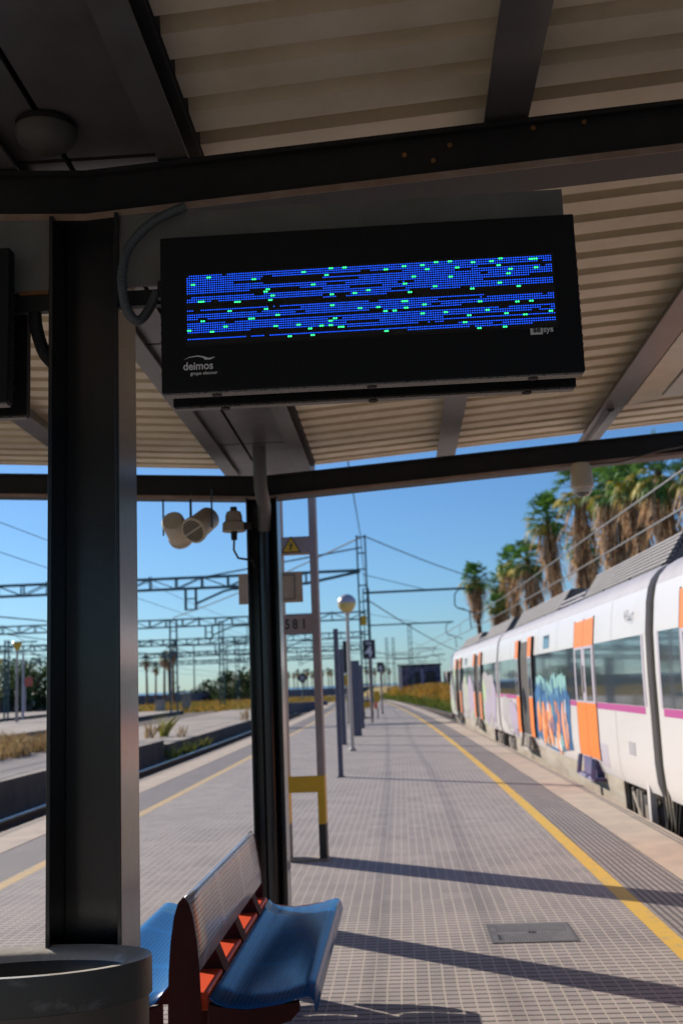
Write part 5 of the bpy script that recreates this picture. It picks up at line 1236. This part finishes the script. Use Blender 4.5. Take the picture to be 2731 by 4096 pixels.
def plants():
    G = 'fan palms behind the train'
    for (x, Y, zt, var, rot, sk, lab) in (
        (8.0, 104, 12.1, 2, 0.4, 1, 'leftmost fan palm behind the train, green crown over a short dry skirt'),
        (9.4, 100, 11.3, 3, 1.4, 0, 'fan palm just right of the leftmost one'),
        (8.4, 92, 8.4, 4, 2.0, 0, 'low green fan palm in front of the leftmost pair'),
        (10.1, 88, 11.7, 1, 2.2, 1, 'slim fan palm with yellow fronds between the leftmost pair and the big bright crown'),
        (10.3, 80, 11.1, 5, 4.0, 0, 'fan palm crowding the left side of the big bright crown'),
        (10.2, 68, 12.5, 3, 3.0, 0, 'fan palm with the big bright green crown standing clear against the sky'),
        (10.2, 60, 13.0, 1, 5.2, 0, 'fan palm with loose ragged skirt directly under the dome camera'),
        (10.8, 52, 11.5, 5, 0.9, 0, 'fan palm with yellowing fronds right of the dome camera'),
        (12.8, 58, 12.0, 2, 2.5, 0, 'tall fan palm behind the yellowing one'),
        (10.9, 46, 10.7, 4, 1.7, 0, 'thick-skirted fan palm second from the right edge'),
        (10.8, 42, 10.1, 5, 3.6, 0, 'fan palm whose skirt ends just above the near gangway'),
        (11.1, 40, 9.9, 0, 5.0, 0, 'fan palm at the right edge of the frame'),
        (12.9, 72, 11.0, 0, 4.4, 0, 'fan palm with a dark crown low behind the big bright green one')):
        palm(x, Y, 0.8, (zt - 0.8) / 13.0, rot, lab, var, G)
    G2 = 'small palms across the yard'
    for k, (px, Y, zt, lab) in enumerate(((340, 165, 6.9, 'small palm nearest the near column across the yard'), (360, 170, 5.9, 'short small palm second in the group across the yard'), (380, 160, 7.2, 'small palm third in the group across the yard'), (392, 172, 7.0, 'small palm against the lattice leg, right side of the group'), (401, 155, 8.0, 'tallest small palm of the group, against the lattice leg'))):
        palm((px - 920) / 2450 * Y, Y, -0.4, (zt + .4) / 12.6, k * 1.3, lab, k % 4, G2, True)
    rnd = random.Random(11)
    for k in range(26):
        px = 655 + k * 11.0 + rnd.uniform(-3, 3); Y = 330 + rnd.uniform(-15, 15)
        if 905 < px < 1010: continue
        palm((px - 920) / 2450 * Y, Y, -1.0, rnd.uniform(.52, .62), rnd.uniform(0, 6), 'small palm in the long even row on the horizon', k % 4, 'row of palms on the horizon', True)
    # broad trees
    def tree(x, y, z, h, w, label, seed, m='leaf', group='trees beyond the yard', n=1500, leafs=0.32):
        rnd = random.Random(seed); T = thing('broadleaf_tree', label, 'tree', (x, y, z), group)
        t = MB(); t.tube([(x, y, z), (x + .1, y, z + h * .3), (x, y, z + h * .6)], [.22, .16, .08], 7)
        for k in range(5):
            a = rnd.uniform(0, 6.28); t.tube([(x, y, z + h * .35), (x + math.cos(a) * w * .35, y + math.sin(a) * w * .35, z + h * rnd.uniform(.55, .8))], [.09, .04], 5)
        t.build('trunk', M['bark'], T)
        c = MB(); cl = []
        for k in range(22):
            a, r, q = rnd.uniform(0, 6.28), w * .5 * math.sqrt(rnd.random()), rnd.uniform(.22, 1)
            cl.append((x + r * math.cos(a), y + r * math.sin(a), z + h * (q * (1 - .35 * (r / (w * .5)) ** 2))))
        for k in range(n):
            b = rnd.choice(cl); s = rnd.uniform(.6, 1.2) * leafs; v = Vector([rnd.gauss(0, 1) for _ in range(3)]).normalized() * w * .17 * rnd.random() ** .5
            p = Vector(b) + v
            if p.z < z + .3: continue
            q = Quaternion(Vector([rnd.gauss(0, 1) for _ in range(3)]).normalized(), rnd.uniform(0, 6))
            c.face([p + q @ Vector((-s, 0, 0)), p + q @ Vector((0, -s * .5, 0)), p + q @ Vector((s, 0, 0)), p + q @ Vector((0, s * .5, 0))])
        c.build('crown', M[m], T, fix=False)
    TL = [(-20, 150, 7.6, 9, 'dark tree at the left frame edge behind the yard lamps'), (22, 158, 7.2, 8, 'dark tree behind the left-hand yard lamp'), (50, 150, 6.4, 7, 'dark tree right behind the nearer yard lamp'),
          (74, 146, 7.4, 8, 'brighter green tree just left of the near column'), (105, 152, 7.2, 8, 'dark tree hidden partly by the near column')]
    for k, (px, Y, h, w, lab) in enumerate(TL): tree((px - 924) / 2450 * Y, Y, -.4, h, w, lab, 20 + k)
    for k, (px, Y, h, w, lab) in enumerate(((512, 175, 4.4, 6, 'low bushy tree left of the far column, leftmost of the clump'), (540, 170, 5.2, 6, 'bushy tree in the middle of the clump left of the far column'), (566, 165, 5.0, 5, 'bushy tree of the clump closest to the far column'), (590, 172, 4.9, 6, 'bushy tree of the clump behind the far column'))):
        tree((px - 920) / 2450 * Y, Y, -.4, h, w, lab, 40 + k, n=1000)
    tree(10.5, 150, .8, 4.6, 7, 'bush on the slope behind the grey wall, beside the train front', 60, n=900); tree(15.5, 160, .8, 6.0, 8, 'larger bush on the slope, half hidden by the train front', 61, n=900)
    for k in range(9):
        px = 420 + k * 17
        tree((px - 920) / 2450 * 190, 190, -.6, 1.9 + (k % 3) * .4, 7, 'low dark hedge shrub along the foot of the skyline', 70 + k, 'leaf_far', 'hedge shrubs along the skyline', 260, .35)
    # grass
    def blades(mb, x, y, z, n, h, sp, rnd, w=0.012):
        for _ in range(n):
            a = rnd.uniform(0, 6.28); r = sp * math.sqrt(rnd.random()); p = Vector((x + r * math.cos(a), y + r * math.sin(a), z)); L = h * rnd.uniform(.5, 1.15)
            ln = Vector((rnd.gauss(0, .28), rnd.gauss(0, .28), 1)); s = Vector((math.cos(a), math.sin(a), 0)) * w
            m_ = p + ln * L * .55; t = p + Vector((ln.x * 1.8, ln.y * 1.8, .93)) * L
            mb.face([p - s, p + s, m_ + s * .8, t, m_ - s * .8])
    rnd = random.Random(2); mb = MB()
    for _ in range(330):
        u = rnd.uniform(-15, -11.2); y = rnd.uniform(27, 38.3); x = XL(u, y)
        blades(mb, x, y, -.14, 22, rnd.uniform(.3, .72), .35, rnd, .014)
    tag(mb.build('dry_grass', M['straw'], fix=False), 'straw-coloured dry grass on the gravel platform at left', 'grass', None, 'stuff')
    mb = MB()
    for _ in range(6200):
        y = 44 + 125 * rnd.random() ** 1.25; u = 6.0 + 10 * rnd.random() ** 1.7; x = XR(u, y)
        z = -0.75 + (u - 5.9) * .65 if u < 6.9 else (-0.1 + (u - 6.9) * .5 if u < 8.2 else .55 + (min(u, 10) - 8.2) * .166)
        mb.mi = 1 if u < 6.7 + .5 * rnd.random() or rnd.random() < .08 else 0
        blades(mb, x, y, z - .1, 8, rnd.uniform(.4, .85) * (1 if u > 7.2 else .75), .6, rnd, .035)
    tag(mb.build('bank_grass', [M['ochre'], M['green_grass']], fix=False), 'ochre and green grass on the bank beyond the track', 'grass', None, 'stuff')
    mb = MB()
    for _ in range(1500):
        y = rnd.uniform(98, 165); u = rnd.uniform(-30, -4.5); x = XL(u, y)
        if u > -8.6 and y < 104: continue
        mb.mi = 0 if rnd.random() < .7 else 1
        blades(mb, x, y, -.42, 8, rnd.uniform(.3, .8), .8, rnd, .05)
    tag(mb.build('yard_grass', [M['ochre'], M['green_grass']], fix=False), 'patchy yellow grass across the far yard', 'grass', None, 'stuff')
    for k, (x, y, z, h, n, m, lab) in enumerate(((-10.3, 46.5, -.3, 1.0, 70, 'weed', 'tall yellow weed on the concrete apron'), (-10.75, 45.8, -.3, .75, 40, 'straw', 'brown weed just left of the tall yellow one'), (-9.35, 45.6, -.3, .55, 26, 'straw', 'thin dry weed right of the tall yellow one'),
                                               (-8.15, 38.2, -.8, .55, 50, 'green_grass', 'green weed at the foot of the platform wall, left one'), (-8.1, 41.0, -.8, .6, 55, 'green_grass', 'bright green weed at the foot of the platform wall'), (-8.2, 44.8, -.8, .6, 45, 'weed', 'yellow-green weed at the foot of the apron wall'),
                                               (-16.2, 60.5, -.4, .5, 40, 'green_grass', 'green weed on the dead track bed'), (-9.6, 66, -.3, .9, 30, 'straw', 'dry upright weed on the far end of the apron'))):
        mb = MB(); blades(mb, x, y, z, n, h, .22, random.Random(90 + k), .014)
        tag(mb.build('weed', M[m], fix=False, origin=(x, y, z)), lab, 'weed', 'weeds in the yard')
plants()

# ------------------------------------------------------------------ far setting
def far():
    T = thing('mural_building', 'low flat building with dark painted mural walls and white corner', 'building', (2.5, 150, 0))
    mb = MB(); mb.box(0.2, 5.6, 150, 158, 0, 3.9); mb.build('wall', M['mural'], T)
    mb = MB(); mb.box(-0.32, 0.2, 149.9, 158, 0, 3.75); mb.build('corner_wall', M['render_white'], T)
    mb = MB(); mb.box(-.4, 5.8, 149.7, 158.2, 3.9, 4.05); mb.build('roof', M['seam'], T)
    for x0, x1, z0, z1 in ((2.0, 2.7, 0.3, 3.0), (3.5, 4.9, 1.0, 3.0), (1.0, 1.6, 1.0, 2.2), (4.4, 5.3, .3, 1.1)):
        mb = MB(); mb.box(x0, x1, 149.95, 149.99, z0, z1); mb.build('doorway', M['signblack'], T)
    mb = MB(); mb.box(2.85, 3.15, 149.94, 149.99, .3, 3.4); mb.box(5.0, 5.4, 149.94, 149.99, 1.2, 1.5); build_each(mb, 'painted_panel', M['g_pink'], T)
    mb = MB(); mb.box(4.35, 4.55, 149.93, 149.948, .4, .9); build_each(mb, 'painted_panel', M['redsign'], T)
    T = tag(MB().build('boundary_wall', M['wall_grey']), 'plain grey wall right of the mural building', 'wall')
    bpy.data.objects.remove(T)
    mb = MB(); mb.hexa([(5.9, 149, 0), (9.8, 122, 0), (10.2, 122, 0), (6.2, 149, 0), (5.9, 149, 2.9), (9.8, 122, 2.9), (10.2, 122, 2.9), (6.2, 149, 2.9)])
    tag(mb.build('boundary_wall', M['wall_grey']), 'plain grey wall right of the mural building', 'wall')
    mb = MB(); mb.hexa([(-66, 128, -.42), (-30, 196, -.42), (-30.3, 196.2, -.42), (-66.3, 128.2, -.42), (-66, 128, 1.35), (-30, 196, 1.1), (-30.3, 196.2, 1.1), (-66.3, 128.2, 1.35)])
    tag(mb.build('boundary_wall', M['wall_paint']), 'long low painted wall behind the yard at left', 'wall')
    mb = MB(); mb.hexa([(-30, 197, -.42), (-4, 240, -.42), (-4.3, 240.2, -.42), (-30.3, 197.2, -.42), (-30, 197, 1.1), (-4, 240, 1.0), (-4.3, 240.2, 1.0), (-30.3, 197.2, 1.1)])
    tag(mb.build('boundary_wall', M['wall_paint']), 'low dark wall closing the yard behind the far column', 'wall')
    # low stone retaining wall where the left track runs out
    mb = MB(); mb.hexa([(-9.6, 86, -.5), (-6.2, 90, -.5), (-6.2, 91, -.5), (-9.6, 87, -.5), (-9.6, 86, .35), (-6.2, 90, .35), (-6.2, 91, .35), (-9.6, 87, .35)])
    tag(mb.build('retaining_wall', M['wall_paint']), 'low dark block wall at the end of the left track', 'wall')
    # signal by the train front
    x, y = XR(TX - .55, 52) + .0, 52
    x = (1036 - 922) / 2450 * y
    T = thing('track_signal', 'dark track signal standing beside the front of the train', 'signal', (x, y, 0))
    mb = MB(); mb.tube([(x, y, -.2), (x, y, 1.45)], .04, 8); mb.build('signal_post', M['tr_dark'], T)
    mb = MB(); mb.box(x - .14, x + .14, y - .1, y + .1, 1.4, 2.05); h = mb.build('signal_head', M['tr_dark'], T, bevel=.02)
    mb = MB(); mb.lathe([(0, .02), (.07, .02), (.08, 0)], (x, y - .105, 1.72), 14, q=Quaternion((1, 0, 0), PI / 2)); mb.build('signal_lens', M['globe_low'], h)
    # yard lamps at left
    def ylamp(x, y, h, lab):
        T = thing('yard_lamp', lab, 'street lamp', (x, y, -.1), 'yard lamps with yellow heads')
        mb = MB(); mb.tube([(x, y, -.1), (x, y, h)], [.12, .08], 8); mb.build('pole', M['pole_far'], T, smooth=True)
        mb = MB(); mb.lathe([(.14, 0), (.36, .55), (.30, .62), (0, .62)], (x, y, h), 12); mb.build('lamp_head', M['lamp_yellow'], T)
    ylamp(-27.0, 74.9, 4.9, 'yellow-headed yard lamp nearest the near column'); ylamp(-41.6, 110, 5.0, 'yellow-headed yard lamp at the left frame edge')
    x, y = -30.5, 86
    T = tag(MB().build('x', M['galv']), '', '') if False else thing('utility_pole', 'thin mauve pole standing behind the nearer yard lamp', 'pole', (x, y, -.1))
    mb = MB(); mb.tube([(x, y, -.1), (x, y, 5.2)], [.11, .08], 8); mb.build('pole_shaft', M['mullion'], T)
    x, y = -47.5, 136
    T = thing('red_sign', 'small red sign on a post just left of the near column', 'sign', (x, y, -.4))
    mb = MB(); mb.box(x - .5, x + .5, y - .03, y + .03, 3.0, 4.1); mb.build('sign_panel', M['redsign'], T)
    mb = MB(); mb.tube([(x - .45, y + .06, -.4), (x - .45, y + .06, 4.0)], .07, 6); mb.build('sign_post', M['mullion'], T)
    x, y = -15.4, 128
    T = thing('track_sign', 'diamond track sign on a short post across the yard', 'sign', (x, y, -.4))
    x = (699 - 922) / 2450 * y; T.location.x = x
    mb = MB(); mb.prism([(x - .7, y, 2.6), (x, y, 1.9), (x + .7, y, 2.6), (x, y, 3.3)], (0, .05, 0)); pl = mb.build('sign_panel', M['signblack'], T)
    mb = MB(); mb.prism([(x - .35, y - .01, 2.6), (x, y - .01, 2.25), (x + .35, y - .01, 2.6), (x, y - .01, 2.95)], (0, -.02, 0)); mb.build('sign_face', M['mullion'], pl)
    mb = MB(); mb.tube([(x, y + .08, -.4), (x, y + .08, 2.2)], .08, 6); mb.build('sign_post', M['galv'], T)
    # parked cars by the far wall
    def pcar(x, y, m, lab):
        T = thing('parked_car', lab, 'car', (x, y, -.4), 'cars parked before the far trees')
        b = MB(); pr = [(-2.1, .35), (-2.05, .8), (-1.2, .95), (-.7, 1.42), (.8, 1.45), (1.5, 1.0), (2.05, .9), (2.15, .4)]
        b.prism([(x + a, y - .85, z - .4) for a, z in pr], (0, 1.7, 0)); b.build('body', M[m], T, bevel=.05)
        g = MB(); g.prism([(x + a, y - .86, z - .4) for a, z in [(-1.0, .98), (-.62, 1.36), (.74, 1.38), (1.25, 1.0)]], (0, 1.72, 0)); g.build('window', M['glass'], T)
        w = MB()
        for a in (-1.3, 1.35): w.lathe([(0, .0), (.33, 0), (.33, .2), (0, .2)], (x + a, y - .88, -.07), 14, q=Quaternion((1, 0, 0), -PI / 2))
        w.build('wheel', M['tr_dark'], T)
    for k, (x, y, m, lab) in enumerate(((-57.5, 146, 'car_blue', 'blue car parked left of the nearer yard lamp, roof showing over the wall'), (-53, 151, 'car_grey', 'grey car parked behind the wall near the nearer yard lamp'), (-48.5, 158, 'car_blue', 'blue car parked behind the wall close to the near column'))):
        pcar(x, y, m, lab)
        for o in bpy.data.objects:
            pass
    # relay cabinets in the yard
    for k, (px, y, h, lab) in enumerate(((430, 108, 1.3, 'pale concrete relay cabinet at the lattice leg'), (370, 96, .8, 'small grey relay box on the second disused platform'))):
        x = (px - 920) / 2450 * y; T = thing('relay_cabinet', lab, 'cabinet', (x, y, -.4))
        mb = MB(); mb.box(x - .4, x + .4, y - .3, y + .3, -.42, h); mb.build('cabinet_body', M['concrete'], T, bevel=.02)
        mb = MB(); mb.box(x - .45, x + .45, y - .35, y + .35, h, h + .08); mb.build('cabinet_roof', M['wall_grey'], T)
far()

# housekeeping: helper properties are not part of the scene
bpy.context.view_layer.update()
for o in bpy.data.objects:
    if '_org' in o: del o['_org']
